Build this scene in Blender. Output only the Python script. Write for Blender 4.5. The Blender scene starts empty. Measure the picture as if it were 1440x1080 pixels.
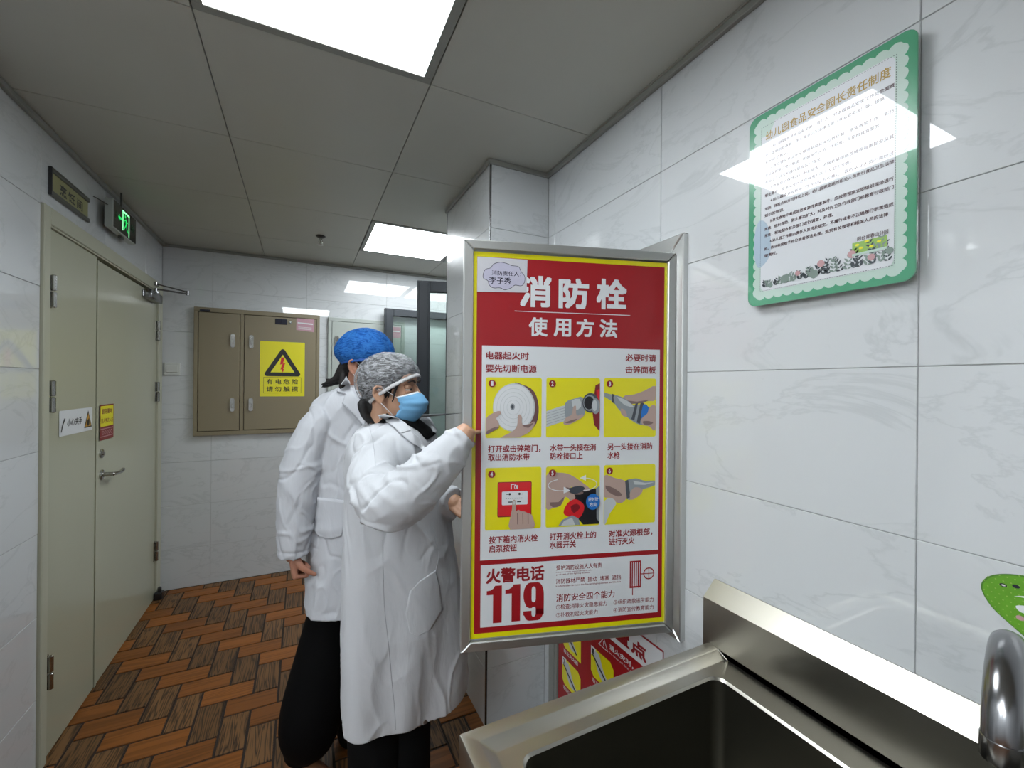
import bpy, bmesh, math, random
import numpy as np
from mathutils import Vector, Matrix, noise
from mathutils.bvhtree import BVHTree
random.seed(7)
sc = bpy.context.scene
COL = sc.collection
PI = math.pi

# ------------------------------------------------------------------ camera
FPX, YAW, PITCH, ROLL = 601.89, math.radians(26.154), math.radians(-0.004), math.radians(0.5205)
HC = 1.565
_F = Vector((math.sin(YAW)*math.cos(PITCH), math.cos(YAW)*math.cos(PITCH), math.sin(PITCH)))
_R0 = Vector((math.cos(YAW), -math.sin(YAW), 0)); _U0 = _R0.cross(_F)
_R = _R0*math.cos(ROLL) + _U0*math.sin(ROLL); _U = -_R0*math.sin(ROLL) + _U0*math.cos(ROLL)
cam_d = bpy.data.cameras.new('camera'); cam = bpy.data.objects.new('camera', cam_d); COL.objects.link(cam)
m = Matrix((_R, _U, -_F)).transposed().to_4x4(); m.translation = Vector((0, 0, HC)); cam.matrix_world = m
cam_d.sensor_width = 36; cam_d.lens = FPX*36/1440; cam_d.clip_start = .01
sc.camera = cam
sc.view_settings.view_transform = 'Standard'; sc.view_settings.look = 'None'
sc.view_settings.gamma = 1; sc.view_settings.use_curve_mapping = False
sc.view_settings.exposure = 0.0
PANEL = 17.2            # brightness of the ceiling light panels
w = bpy.data.worlds.new('world'); sc.world = w; w.use_nodes = True
w.node_tree.nodes['Background'].inputs[0].default_value = (.8, .85, .9, 1)
w.node_tree.nodes['Background'].inputs[1].default_value = 0.02

RH = Vector((math.cos(YAW), -math.sin(YAW), 0)); FH = Vector((math.sin(YAW), math.cos(YAW), 0)); ZV = Vector((0, 0, 1))
def at(px, py, d):     # the place d metres ahead of the lens seen at that pixel (used to fix real positions)
    return Vector((0, 0, HC)) + (_F + _R*((px-720)/FPX) - _U*((py-540)/FPX))*d

# room measures (metres)
XL, XR, YB, H = -.935, 1.07, 3.996, 2.584
XP, YP, YQ = .761, 1.793, 2.437       # pillar: left face, front face, far end
YN = -2.3; XE = 2.6; YO = 1.0; XW = -3.2    # the left wall starts at YO; nearer, an unseen kitchen opened to XW lets side light in
J0, T = 1.608, .328

# ------------------------------------------------------------------ materials
def lin(h):
    c = [int(h[i:i+2], 16)/255 for i in (0, 2, 4)]
    return tuple(x/12.92 if x <= .04045 else ((x+.055)/1.055)**2.4 for x in c)+(1,)
def newmat(name):
    m = bpy.data.materials.new(name); m.use_nodes = True
    nt = m.node_tree; return m, nt, nt.nodes['Principled BSDF']
def N(nt, t, **k):
    n = nt.nodes.new(t)
    for a, b in k.items():
        if a.startswith('i_'): n.inputs[a[2:].replace('_', ' ')].default_value = b
        else: setattr(n, a, b)
    return n
def L(nt, a, b): nt.links.new(a, b)
def mat(name, hexc, rough=.5, metal=0, coat=0, bump=0, bscale=60, var=0, vscale=8, emit=None, es=1, stretch=None, croughness=.05, sub=0, sheen=0):
    m, nt, b = newmat(name)
    c = lin(hexc)
    b.inputs['Base Color'].default_value = c; b.inputs['Roughness'].default_value = rough
    b.inputs['Metallic'].default_value = metal; b.inputs['Coat Weight'].default_value = coat
    b.inputs['Coat Roughness'].default_value = croughness
    b.inputs['Sheen Weight'].default_value = sheen
    if sub:
        b.inputs['Subsurface Weight'].default_value = sub; b.inputs['Subsurface Radius'].default_value = (.01, .004, .002)
    tc = N(nt, 'ShaderNodeTexCoord'); src = tc.outputs['Object']
    if stretch:
        mp = N(nt, 'ShaderNodeMapping'); mp.inputs['Scale'].default_value = stretch; L(nt, src, mp.inputs[0]); src = mp.outputs[0]
    if var:
        n = N(nt, 'ShaderNodeTexNoise', i_Scale=vscale, i_Detail=5.0); L(nt, src, n.inputs['Vector'])
        r = N(nt, 'ShaderNodeMix', data_type='RGBA'); r.inputs[6].default_value = tuple(x*(1-var) for x in c[:3])+(1,)
        r.inputs[7].default_value = tuple(min(1, x*(1+var)) for x in c[:3])+(1,)
        L(nt, n.outputs[0], r.inputs[0]); L(nt, r.outputs[2], b.inputs['Base Color'])
    if bump:
        n = N(nt, 'ShaderNodeTexNoise', i_Scale=bscale, i_Detail=4.0); L(nt, src, n.inputs['Vector'])
        bp = N(nt, 'ShaderNodeBump', i_Strength=bump, i_Distance=.002); L(nt, n.outputs[0], bp.inputs['Height'])
        L(nt, bp.outputs[0], b.inputs['Normal'])
        if coat: L(nt, bp.outputs[0], b.inputs['Coat Normal'])
    if emit:
        b.inputs['Emission Color'].default_value = lin(emit); b.inputs['Emission Strength'].default_value = es
    return m

def tile_mat(name, base, vein):
    m, nt, b = newmat(name)
    tc = N(nt, 'ShaderNodeTexCoord'); oi = N(nt, 'ShaderNodeObjectInfo')
    sc_ = N(nt, 'ShaderNodeVectorMath', operation='SCALE'); cb = N(nt, 'ShaderNodeCombineXYZ')
    mul = N(nt, 'ShaderNodeMath', operation='MULTIPLY'); mul.inputs[1].default_value = 40
    L(nt, oi.outputs['Random'], mul.inputs[0]); L(nt, mul.outputs[0], cb.inputs[0]); L(nt, mul.outputs[0], cb.inputs[2])
    add = N(nt, 'ShaderNodeVectorMath', operation='ADD'); L(nt, tc.outputs['Object'], add.inputs[0]); L(nt, cb.outputs[0], add.inputs[1])
    mp = N(nt, 'ShaderNodeMapping'); mp.inputs['Rotation'].default_value = (.5, .5, .35); mp.inputs['Scale'].default_value = (1.3, 1.3, 3.2)
    L(nt, add.outputs[0], mp.inputs[0])
    n1 = N(nt, 'ShaderNodeTexNoise', i_Scale=1.6, i_Detail=6.0, i_Roughness=.6, i_Distortion=.8); L(nt, mp.outputs[0], n1.inputs['Vector'])
    s = N(nt, 'ShaderNodeMath', operation='SUBTRACT'); s.inputs[1].default_value = .5; L(nt, n1.outputs[0], s.inputs[0])
    ab = N(nt, 'ShaderNodeMath', operation='ABSOLUTE'); L(nt, s.outputs[0], ab.inputs[0])
    cr = N(nt, 'ShaderNodeValToRGB'); cr.color_ramp.elements[0].position = 0; cr.color_ramp.elements[0].color = lin(vein)
    cr.color_ramp.elements[1].position = .022; cr.color_ramp.elements[1].color = lin(base); L(nt, ab.outputs[0], cr.inputs[0])
    n2 = N(nt, 'ShaderNodeTexNoise', i_Scale=1.2, i_Detail=3.0); L(nt, mp.outputs[0], n2.inputs['Vector'])
    mx = N(nt, 'ShaderNodeMix', data_type='RGBA'); mx.inputs[7].default_value = lin(base); L(nt, n2.outputs[0], mx.inputs[0]); L(nt, cr.outputs[0], mx.inputs[6])
    L(nt, mx.outputs[2], b.inputs['Base Color'])
    b.inputs['Roughness'].default_value = .3; b.inputs['Coat Weight'].default_value = 1; b.inputs['Coat Roughness'].default_value = .012
    b.inputs['Coat IOR'].default_value = 1.6
    n3 = N(nt, 'ShaderNodeTexNoise', i_Scale=5.0, i_Detail=1.5); L(nt, add.outputs[0], n3.inputs['Vector'])
    bp = N(nt, 'ShaderNodeBump', i_Strength=.05, i_Distance=.002); L(nt, n3.outputs[0], bp.inputs['Height']); L(nt, bp.outputs[0], b.inputs['Coat Normal'])
    return m

def plank_mat(name, c1, c2, axis, freq, rough):
    m, nt, b = newmat(name)
    tc = N(nt, 'ShaderNodeTexCoord'); oi = N(nt, 'ShaderNodeObjectInfo'); cb = N(nt, 'ShaderNodeCombineXYZ')
    mul = N(nt, 'ShaderNodeMath', operation='MULTIPLY'); mul.inputs[1].default_value = 30; L(nt, oi.outputs['Random'], mul.inputs[0])
    L(nt, mul.outputs[0], cb.inputs[2])
    add = N(nt, 'ShaderNodeVectorMath', operation='ADD'); L(nt, tc.outputs['Object'], add.inputs[0]); L(nt, cb.outputs[0], add.inputs[1])
    mp = N(nt, 'ShaderNodeMapping'); s = [16, 16, 1]; s[axis] = 1.0; mp.inputs['Scale'].default_value = s; L(nt, add.outputs[0], mp.inputs[0])
    n = N(nt, 'ShaderNodeTexNoise', i_Scale=freq*.35, i_Detail=2.0, i_Distortion=.15); L(nt, mp.outputs[0], n.inputs['Vector'])
    k = N(nt, 'ShaderNodeMath', operation='MULTIPLY'); k.inputs[1].default_value = 9; L(nt, n.outputs[0], k.inputs[0])
    fr = N(nt, 'ShaderNodeMath', operation='PINGPONG'); fr.inputs[1].default_value = .5; L(nt, k.outputs[0], fr.inputs[0])
    cr = N(nt, 'ShaderNodeValToRGB'); e = cr.color_ramp.elements; e[0].position = .02; e[0].color = lin(c2); e[1].position = .32; e[1].color = lin(c1)
    L(nt, fr.outputs[0], cr.inputs[0])
    n2 = N(nt, 'ShaderNodeTexNoise', i_Scale=6.0, i_Detail=5.0); L(nt, tc.outputs['Object'], n2.inputs['Vector'])
    hs = N(nt, 'ShaderNodeHueSaturation'); mr = N(nt, 'ShaderNodeMapRange'); mr.inputs[3].default_value = .82; mr.inputs[4].default_value = 1.18
    L(nt, oi.outputs['Random'], mr.inputs[0]); L(nt, mr.outputs[0], hs.inputs['Value']); L(nt, cr.outputs[0], hs.inputs['Color'])
    L(nt, hs.outputs[0], b.inputs['Base Color']); b.inputs['Specular IOR Level'].default_value = .3
    rr = N(nt, 'ShaderNodeMapRange'); rr.inputs[3].default_value = rough-.08; rr.inputs[4].default_value = rough+.12; L(nt, n2.outputs[0], rr.inputs[0]); L(nt, rr.outputs[0], b.inputs['Roughness'])
    bp = N(nt, 'ShaderNodeBump', i_Strength=.25, i_Distance=.001); L(nt, fr.outputs[0], bp.inputs['Height']); L(nt, bp.outputs[0], b.inputs['Normal'])
    return m

def steel_mat(name, hexc, rough, stretch):
    m, nt, b = newmat(name)
    b.inputs['Base Color'].default_value = lin(hexc); b.inputs['Metallic'].default_value = 1
    tc = N(nt, 'ShaderNodeTexCoord'); mp = N(nt, 'ShaderNodeMapping'); mp.inputs['Scale'].default_value = stretch; L(nt, tc.outputs['Object'], mp.inputs[0])
    n = N(nt, 'ShaderNodeTexNoise', i_Scale=14.0, i_Detail=6.0); L(nt, mp.outputs[0], n.inputs['Vector'])
    n2 = N(nt, 'ShaderNodeTexNoise', i_Scale=5.0, i_Detail=2.0, i_Roughness=.5); L(nt, tc.outputs['Object'], n2.inputs['Vector'])
    r = N(nt, 'ShaderNodeMapRange'); r.inputs[1].default_value = .1; r.inputs[2].default_value = .9; r.inputs[3].default_value = rough-.03; r.inputs[4].default_value = rough+.04
    L(nt, n2.outputs[0], r.inputs[0]); L(nt, r.outputs[0], b.inputs['Roughness'])
    bp = N(nt, 'ShaderNodeBump', i_Strength=.03, i_Distance=.0005); L(nt, n.outputs[0], bp.inputs['Height']); L(nt, bp.outputs[0], b.inputs['Normal'])
    return m

def cloth_mat(name, hexc, sc1=16, strength=.8, stretch=(1, 1, .35)):
    m, nt, b = newmat(name)
    b.inputs['Base Color'].default_value = lin(hexc); b.inputs['Roughness'].default_value = .85; b.inputs['Specular IOR Level'].default_value = .15
    tc = N(nt, 'ShaderNodeTexCoord'); mp = N(nt, 'ShaderNodeMapping'); mp.inputs['Scale'].default_value = stretch; L(nt, tc.outputs['Object'], mp.inputs[0])
    n = N(nt, 'ShaderNodeTexNoise', i_Scale=float(sc1), i_Detail=3.0, i_Distortion=.6); L(nt, mp.outputs[0], n.inputs['Vector'])
    n2 = N(nt, 'ShaderNodeTexNoise', i_Scale=900.0, i_Detail=1.0); L(nt, tc.outputs['Object'], n2.inputs['Vector'])
    bp = N(nt, 'ShaderNodeBump', i_Strength=strength, i_Distance=.006); L(nt, n.outputs[0], bp.inputs['Height'])
    bp2 = N(nt, 'ShaderNodeBump', i_Strength=.12, i_Distance=.0006); L(nt, n2.outputs[0], bp2.inputs['Height']); L(nt, bp.outputs[0], bp2.inputs['Normal'])
    L(nt, bp2.outputs[0], b.inputs['Normal'])
    return m

def net_mat(name, hexc, lo, hi, scale, stretch):
    m, nt, b = newmat(name)
    b.inputs['Base Color'].default_value = lin(hexc); b.inputs['Roughness'].default_value = .45
    tc = N(nt, 'ShaderNodeTexCoord'); mp = N(nt, 'ShaderNodeMapping'); mp.inputs['Scale'].default_value = stretch; mp.inputs['Rotation'].default_value = (0, .5, .5)
    L(nt, tc.outputs['Object'], mp.inputs[0])
    n = N(nt, 'ShaderNodeTexNoise', i_Scale=float(scale), i_Detail=3.0, i_Distortion=1.2); L(nt, mp.outputs[0], n.inputs['Vector'])
    s = N(nt, 'ShaderNodeMath', operation='SUBTRACT'); s.inputs[1].default_value = .5; L(nt, n.outputs[0], s.inputs[0])
    ab = N(nt, 'ShaderNodeMath', operation='ABSOLUTE'); L(nt, s.outputs[0], ab.inputs[0])
    r = N(nt, 'ShaderNodeMapRange'); r.inputs[1].default_value = 0; r.inputs[2].default_value = .09; r.inputs[3].default_value = hi; r.inputs[4].default_value = lo
    L(nt, ab.outputs[0], r.inputs[0]); L(nt, r.outputs[0], b.inputs['Alpha'])
    bp = N(nt, 'ShaderNodeBump', i_Strength=.6, i_Distance=.004); L(nt, n.outputs[0], bp.inputs['Height']); L(nt, bp.outputs[0], b.inputs['Normal'])
    return m

M = dict(
 tile=tile_mat('white_glazed_tile', 'c9ccce', 'b6babc'), grout=mat('grey_grout', 'a2a4a4', .9),
 ceil=mat('painted_metal_ceiling', 'b4b4ab', .42, var=.05, vscale=3), ceil_gap=mat('ceiling_gap', '2c2c2a', .8), cove=mat('ceiling_edge_trim', '8b8c86', .4),
 panel=mat('light_diffuser', 'ffffff', .5, emit='f4fbff', es=PANEL), alu=steel_mat('brushed_aluminium', 'cfd0ce', .42, (1, 1, 40)),
 aluh=steel_mat('brushed_aluminium_rail', 'b9bab8', .26, (40, 1, 1)),
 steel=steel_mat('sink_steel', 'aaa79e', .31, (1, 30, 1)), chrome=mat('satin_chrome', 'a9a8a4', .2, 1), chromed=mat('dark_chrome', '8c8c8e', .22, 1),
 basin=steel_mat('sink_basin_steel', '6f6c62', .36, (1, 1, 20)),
 plank=plank_mat('orange_wood_tile', '7d4a1c', '683c12', 0, 2, .42), plankd=plank_mat('brown_wood_tile', '6a4b2c', '2b1b0d', 1, 5, .42),
 joint=mat('floor_joint', '24170d', .8, var=.3),
 door=mat('beige_door_paint', 'a5a58f', .38, coat=.5, croughness=.12, var=.03, vscale=2), doorf=mat('beige_frame_paint', 'a9a996', .45, var=.06, vscale=5),
 gap=mat('dark_gap', '11110f', .9), box=mat('taupe_enamel', '857a62', .4, coat=.3, croughness=.2), boxg=mat('grey_enamel', 'a4aaa4', .4, coat=.3, croughness=.2),
 boxe=mat('taupe_enamel_edge', '6e6450', .45),
 plastic=mat('white_plastic', 'c8cac6', .35), white=mat('print_white', 'd9dcdf', .4, coat=1, bump=.05, bscale=12), red=mat('print_red', '9a0212', .5, coat=.6, croughness=.1, bump=.05, bscale=12),
 dred=mat('print_dark_red', '8c0c18', .5, coat=.4), yel=mat('print_yellow', 'e3da00', .4, coat=1, croughness=.07), black=mat('print_black', '15151a', .4, coat=.5),
 skinp=mat('print_skin', 'b49a90', .4, coat=.8), skind=mat('print_skin_shadow', '7c6460', .4, coat=.8), greyp=mat('print_grey', '8d9499', .4, coat=.8), greyd=mat('print_dark_grey', '3f444c', .4, coat=.8),
 greyl=mat('print_light_grey', 'bfc4c6', .4, coat=.8), blue=mat('print_blue', '0a6cc0', .4, coat=.8), redp=mat('print_bright_red', 'd31a24', .4, coat=.8), redk=mat('print_deep_red', '7d101c', .4, coat=.8),
 brown=mat('print_maroon', '6a4a4c', .4), paper=mat('laminated_paper', 'c6c6cc', .25, coat=1, bump=.4, bscale=40), ink=mat('ink', '1a1a2c', .6), lav=mat('print_lavender', 'b8b6ca', .3, coat=1),
 green=mat('print_green', '4a9873', .2, coat=1, croughness=.01), gmint=mat('print_mint', 'b4cabf', .3, coat=1, croughness=.01), gpaper=mat('print_pale', 'cfd2d6', .3, coat=1, croughness=.01, var=.05, vscale=5),
 gold=mat('print_gold', 'a8862a', .4, coat=1, croughness=.01), maroon=mat('print_text_maroon', '452228', .4, coat=1, croughness=.01), gtag=mat('print_tag_green', '86ac4e', .4, coat=.5), leafd=mat('print_leaf_dark', '2c363c', .4, coat=1, croughness=.01),
 leafg=mat('print_leaf_green', '76877f', .4, coat=1, croughness=.01), leafp=mat('print_petal', 'b98f92', .4, coat=1, croughness=.01), sky=mat('print_blue_wash', 'a3b6c6', .4, coat=1, croughness=.01),
 acryl=mat('acrylic_edge', '4e8f70', .1, coat=1), lime=mat('lime_sticker', '5f9a22', .45, var=.2, vscale=60), limed=mat('lime_sticker_edge', '4c7c2a', .45),
 cream=mat('sign_cream', '8d8c62', .4), rail=mat('sign_rail', '5c5d59', .35, .6), dark=mat('dark_plastic', '17191b', .4, coat=.3),
 exitf=mat('exit_face', '060a08', .25, coat=.6), exitg=mat('exit_green', '0c8a3a', .4, emit='16c85a', es=1.1), exitw=mat('exit_pale_green', '9fe8b0', .4, emit='8dffb0', es=1.3), exitd=mat('exit_dim', '0a3a1a', .4, emit='0d5a2c', es=.12),
 charcoal=mat('charcoal_aluminium', '2b2f34', .4, .3), pink=mat('pink_label', 'b98c98', .3, coat=.8), pale=mat('pale_print', 'b9b9a8', .4), orange=mat('print_orange', 'b98a34', .4),
 coat=cloth_mat('white_cotton', 'babcc0'), coat2=cloth_mat('white_cotton_far', 'bcbec3'), seam=cloth_mat('seam_thread', 'a9abb0'), black_c=cloth_mat('black_cloth', '030304', 10, .4), pants=cloth_mat('black_trouser', '020203', 8, .3),
 skin=mat('skin', 'b38a70', .5, sub=.08, var=.06, vscale=30), skin2=mat('skin_far', 'a87660', .5, sub=.08, var=.06, vscale=30), hair=mat('black_hair', '080707', .7, bump=.8, bscale=90, stretch=(1, 1, .15)),
 hair2=mat('dark_brown_hair', '120d0c', .7, bump=.8, bscale=90, stretch=(1, 1, .15)), mask=mat('mask_blue', '6ea6cf', .75, bump=.3, bscale=300), maskw=mat('mask_white', 'd6dade', .7), 
 net=net_mat('clear_net', 'b4b6ba', .07, .42, 30, (1.0, 1.0, 4.0)), band=mat('clear_net_band', 'b9b9ba', .5, bump=.6, bscale=120), netb=mat('blue_cap', '0d4f9c', .5, bump=.9, bscale=26, var=.35, vscale=22), bandb=mat('blue_cap_band', '0c4a96', .6),
 shoe=mat('black_shoe', '0a0a0b', .5), boot=mat('tan_boot', '7b5236', .6, var=.15, vscale=20), eye=mat('eye_white', 'b8b0aa', .3), pupil=mat('eye_dark', '120c0a', .15), brow=mat('brow', '2a1c18', .8),
 phone=mat('brown_case', '4c2a22', .4), lip=mat('lip', '8a4c46', .5), nail=mat('nail', 'cf9f8c', .3))
def crinkle_mat(name, c1, c2, scale, stretch, rough=.8):
    m, nt, b = newmat(name); b.inputs['Roughness'].default_value = rough; b.inputs['Specular IOR Level'].default_value = .2
    tc = N(nt, 'ShaderNodeTexCoord'); mp = N(nt, 'ShaderNodeMapping'); mp.inputs['Scale'].default_value = stretch; mp.inputs['Rotation'].default_value = (.3, .6, .2); L(nt, tc.outputs['Object'], mp.inputs[0])
    n = N(nt, 'ShaderNodeTexNoise', i_Scale=float(scale), i_Detail=3.0, i_Distortion=1.0); L(nt, mp.outputs[0], n.inputs['Vector'])
    s = N(nt, 'ShaderNodeMath', operation='SUBTRACT'); s.inputs[1].default_value = .5; L(nt, n.outputs[0], s.inputs[0])
    ab = N(nt, 'ShaderNodeMath', operation='ABSOLUTE'); L(nt, s.outputs[0], ab.inputs[0])
    cr = N(nt, 'ShaderNodeValToRGB'); e = cr.color_ramp.elements; e[0].position = 0; e[0].color = lin(c2); e[1].position = .14; e[1].color = lin(c1); L(nt, ab.outputs[0], cr.inputs[0]); L(nt, cr.outputs[0], b.inputs['Base Color'])
    bp = N(nt, 'ShaderNodeBump', i_Strength=.7, i_Distance=.004); L(nt, n.outputs[0], bp.inputs['Height']); L(nt, bp.outputs[0], b.inputs['Normal'])
    return m
M['netb'] = crinkle_mat('blue_cap', '0b4488', '2a66aa', 34, (1, 1, 2.6))
def glass_mat():
    m, nt, b = newmat('greenish_glass')
    out = nt.nodes['Material Output']; nt.nodes.remove(b)
    tr = N(nt, 'ShaderNodeBsdfTransparent'); tr.inputs[0].default_value = (.955, .995, .975, 1)
    gl = N(nt, 'ShaderNodeBsdfGlossy'); gl.inputs['Roughness'].default_value = .02
    fr = N(nt, 'ShaderNodeFresnel'); fr.inputs[0].default_value = 1.5
    mx = N(nt, 'ShaderNodeMixShader'); L(nt, fr.outputs[0], mx.inputs[0]); L(nt, tr.outputs[0], mx.inputs[1]); L(nt, gl.outputs[0], mx.inputs[2])
    L(nt, mx.outputs[0], out.inputs[0]); return m
M['glass'] = glass_mat()

# ------------------------------------------------------------------ object helpers
def setp(o, label=None, cat=None, group=None, kind=None):
    if label: o['label'] = label
    if cat: o['category'] = cat
    if group: o['group'] = group
    if kind: o['kind'] = kind
    return o
WL = {}
def empty(name, loc, label=None, cat=None, group=None, kind=None):
    o = bpy.data.objects.new(name, None); COL.objects.link(o); o.location = loc; o.empty_display_size = .05
    WL[o.name] = Vector(loc); return setp(o, label, cat, group, kind)
def link_mesh(name, me, mats, parent=None, smooth=False, origin=None):
    """me is in world coordinates; shift it to the parent's origin (or its own base)."""
    if origin is None:
        if parent: origin = WL[parent.name]
        else:
            n = len(me.vertices); co = np.empty(n*3); me.vertices.foreach_get('co', co); co = co.reshape(-1, 3)
            origin = Vector(((co[:, 0].min()+co[:, 0].max())/2, (co[:, 1].min()+co[:, 1].max())/2, co[:, 2].min()))
    me.transform(Matrix.Translation(-Vector(origin)))
    if not isinstance(mats, (list, tuple)): mats = [mats]
    for x in mats: me.materials.append(x)
    if smooth: me.shade_smooth() if smooth is True else me.set_sharp_from_angle(angle=smooth)
    o = bpy.data.objects.new(name, me); COL.objects.link(o)
    if parent: o.parent = parent; o.location = Vector(origin)-WL[parent.name]
    else: o.location = origin
    WL[o.name] = Vector(origin)
    return o
def obj(name, bm, mats, parent=None, smooth=False):
    bmesh.ops.recalc_face_normals(bm, faces=bm.faces)
    me = bpy.data.meshes.new(name); bm.to_mesh(me); bm.free()
    if smooth == 'auto':
        me.shade_smooth(); me.set_sharp_from_angle(angle=.6); smooth = False
    return link_mesh(name, me, mats, parent, smooth)
def bx(bm, lo, hi, bevel=0, frame=None, seg=1):
    """axis box from lo to hi; frame maps a local point to world"""
    lo, hi = [min(a, b) for a, b in zip(lo, hi)], [max(a, b) for a, b in zip(lo, hi)]
    r = bmesh.ops.create_cube(bm, size=1)
    vs = r['verts']
    for v in vs: v.co = Vector([lo[i]+(v.co[i]+.5)*(hi[i]-lo[i]) for i in range(3)])
    if bevel:
        es = {e for v in vs for e in v.link_edges}
        r = bmesh.ops.bevel(bm, geom=list(es), offset=bevel, segments=seg, profile=.5, affect='EDGES')
        vs = list({v for v in r['verts']} | {v for v in vs if v.is_valid})
    if frame:
        for v in vs: v.co = frame(*v.co)
    return vs
def lathe(bm, prof, c, axis='Z', n=24, frame=None):
    """prof: list of (r, h)"""
    rings = []
    for r, h in prof:
        ring = []
        for i in range(n):
            a = 2*PI*i/n; x, y = r*math.cos(a), r*math.sin(a)
            p = dict(Z=(x, y, h), Y=(x, h, y), X=(h, x, y))[axis]
            p = Vector(p)+Vector(c); ring.append(bm.verts.new(frame(*p) if frame else p))
        rings.append(ring)
    for a, b in zip(rings, rings[1:]):
        for i in range(n): bm.faces.new((a[i], a[(i+1) % n], b[(i+1) % n], b[i]))
    bm.faces.new(rings[0][::-1]); bm.faces.new(rings[-1])
def loft(bm, rings, cap=True):
    R = [[bm.verts.new(p) for p in r] for r in rings]; n = len(R[0])
    for a, b in zip(R, R[1:]):
        for i in range(n): bm.faces.new((a[i], a[(i+1) % n], b[(i+1) % n], b[i]))
    if cap: bm.faces.new(R[0][::-1]); bm.faces.new(R[-1])
    return R
def tube(bm, pts, rad, n=12, caps=True):
    """tapered tube with rounded ends along pts"""
    pts = [Vector(p) for p in pts]
    if not isinstance(rad, (list, tuple)): rad = [rad]*len(pts)
    P, Rr = [], []
    t0 = (pts[1]-pts[0]).normalized(); t1 = (pts[-1]-pts[-2]).normalized()
    if caps:
        for a in (80, 55, 28): P.append(pts[0]-t0*rad[0]*math.sin(math.radians(a))); Rr.append(rad[0]*math.cos(math.radians(a)))
    P += pts; Rr += list(rad)
    if caps:
        for a in (28, 55, 80): P.append(pts[-1]+t1*rad[-1]*math.sin(math.radians(a))); Rr.append(rad[-1]*math.cos(math.radians(a)))
    up = Vector((0, 0, 1)) if abs(t0.z) < .9 else Vector((1, 0, 0)); u = t0.cross(up).normalized()
    rings = []
    for i, p in enumerate(P):
        t = (P[min(i+1, len(P)-1)]-P[max(i-1, 0)]).normalized()
        u = (u-t*u.dot(t)).normalized(); v = t.cross(u)
        rings.append([p+(u*math.cos(2*PI*k/n)+v*math.sin(2*PI*k/n))*Rr[i] for k in range(n)])
    loft(bm, rings)
def spline(pts, n=8):
    """Catmull-Rom through pts (each a tuple of any length)"""
    P = [np.array(p, float) for p in pts]; P = [2*P[0]-P[1]]+P+[2*P[-1]-P[-2]]; out = []
    for i in range(1, len(P)-2):
        a, b, c, d = P[i-1:i+3]
        for k in range(n):
            t = k/n; out.append(.5*((2*b)+(-a+c)*t+(2*a-5*b+4*c-d)*t*t+(-a+3*b-3*c+d)*t**3))
    out.append(P[-2]); return out
def ell(bm, c, r, rot=None, u=20, v=14):
    res = bmesh.ops.create_uvsphere(bm, u_segments=u, v_segments=v, radius=1)
    for x in res['verts']:
        p = Vector((x.co.x*r[0], x.co.y*r[1], x.co.z*r[2]))
        if rot: p = rot @ p
        x.co = p+Vector(c)
def poly(bm, pts, frame, w, mi=0, thick=0):
    """flat printed shape: pts in (u, v), laid at height w of the frame"""
    vs = [bm.verts.new(frame(p[0], p[1], w)) for p in pts]
    f = bm.faces.new(vs); f.material_index = mi; return f
def rrect(x0, y0, x1, y1, r, n=4):
    x0, x1 = min(x0, x1), max(x0, x1); y0, y1 = min(y0, y1), max(y0, y1); out = []
    for cx, cy, a in ((x1-r, y0+r, -90), (x1-r, y1-r, 0), (x0+r, y1-r, 90), (x0+r, y0+r, 180)):
        for k in range(n+1):
            t = math.radians(a+90*k/n); out.append((cx+r*math.cos(t), cy+r*math.sin(t)))
    return out
def circ(cx, cy, r, n=20, ry=None): return [(cx+r*math.cos(2*PI*k/n), cy+(ry or r)*math.sin(2*PI*k/n)) for k in range(n)]
def smooth_poly(pts, n=5):
    P = [np.array(p, float) for p in pts]; k = len(P); out = []
    for i in range(k):
        a, b, c, d = P[i-1], P[i], P[(i+1) % k], P[(i+2) % k]
        for j in range(n):
            t = j/n; out.append(tuple(.5*((2*b)+(-a+c)*t+(2*a-5*b+4*c-d)*t*t+(-a+3*b-3*c+d)*t**3)))
    return out
# lettering: Blender's built-in face, turned into flat mesh, fitted to a box
_tcu = bpy.data.curves.new('lettering', 'FONT'); _tob = bpy.data.objects.new('lettering_source', _tcu); COL.objects.link(_tob)
_tcu.resolution_u = 2
def text(bm, s, box, frame, w, mi=0, bold=0, spacing=1.0):
    """fit text s to box (u0, v0, u1, v1); v runs down; bold: stroke gain in em, by laying shifted copies"""
    _tcu.body = s; _tcu.space_character = spacing; _tcu.size = 1
    dg = bpy.context.evaluated_depsgraph_get(); dg.update()
    me = bpy.data.meshes.new_from_object(_tob.evaluated_get(dg))
    n = len(me.vertices)
    if not n: return
    co = np.empty(n*3); me.vertices.foreach_get('co', co); co = co.reshape(-1, 3)
    lo, hi = co.min(0), co.max(0)
    u0, v0, u1, v1 = box
    em = (u1-u0)/(hi[0]-lo[0]); b = bold*em; u0 += b; u1 -= b; v0 += b; v1 -= b
    offs = [(0, 0)] if bold <= 0 else ([(-1, -1), (1, -1), (1, 1), (-1, 1)] if bold < .026 else [(-1, -1), (0, -1), (1, -1), (1, 0), (1, 1), (0, 1), (-1, 1), (-1, 0)])
    if bold >= .06: offs = offs+[(x*.5, y*.5) for x, y in offs]
    for j, (ox, oy) in enumerate(offs):
        vs = [bm.verts.new(frame(u0+(p[0]-lo[0])/(hi[0]-lo[0])*(u1-u0)+ox*b, v1-(p[1]-lo[1])/(hi[1]-lo[1])*(v1-v0)+oy*b, w+j*.000012)) for p in co]
        for pl in me.polygons:
            try: f = bm.faces.new([vs[i] for i in pl.vertices]); f.material_index = mi
            except ValueError: pass
    bpy.data.meshes.remove(me)
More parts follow.
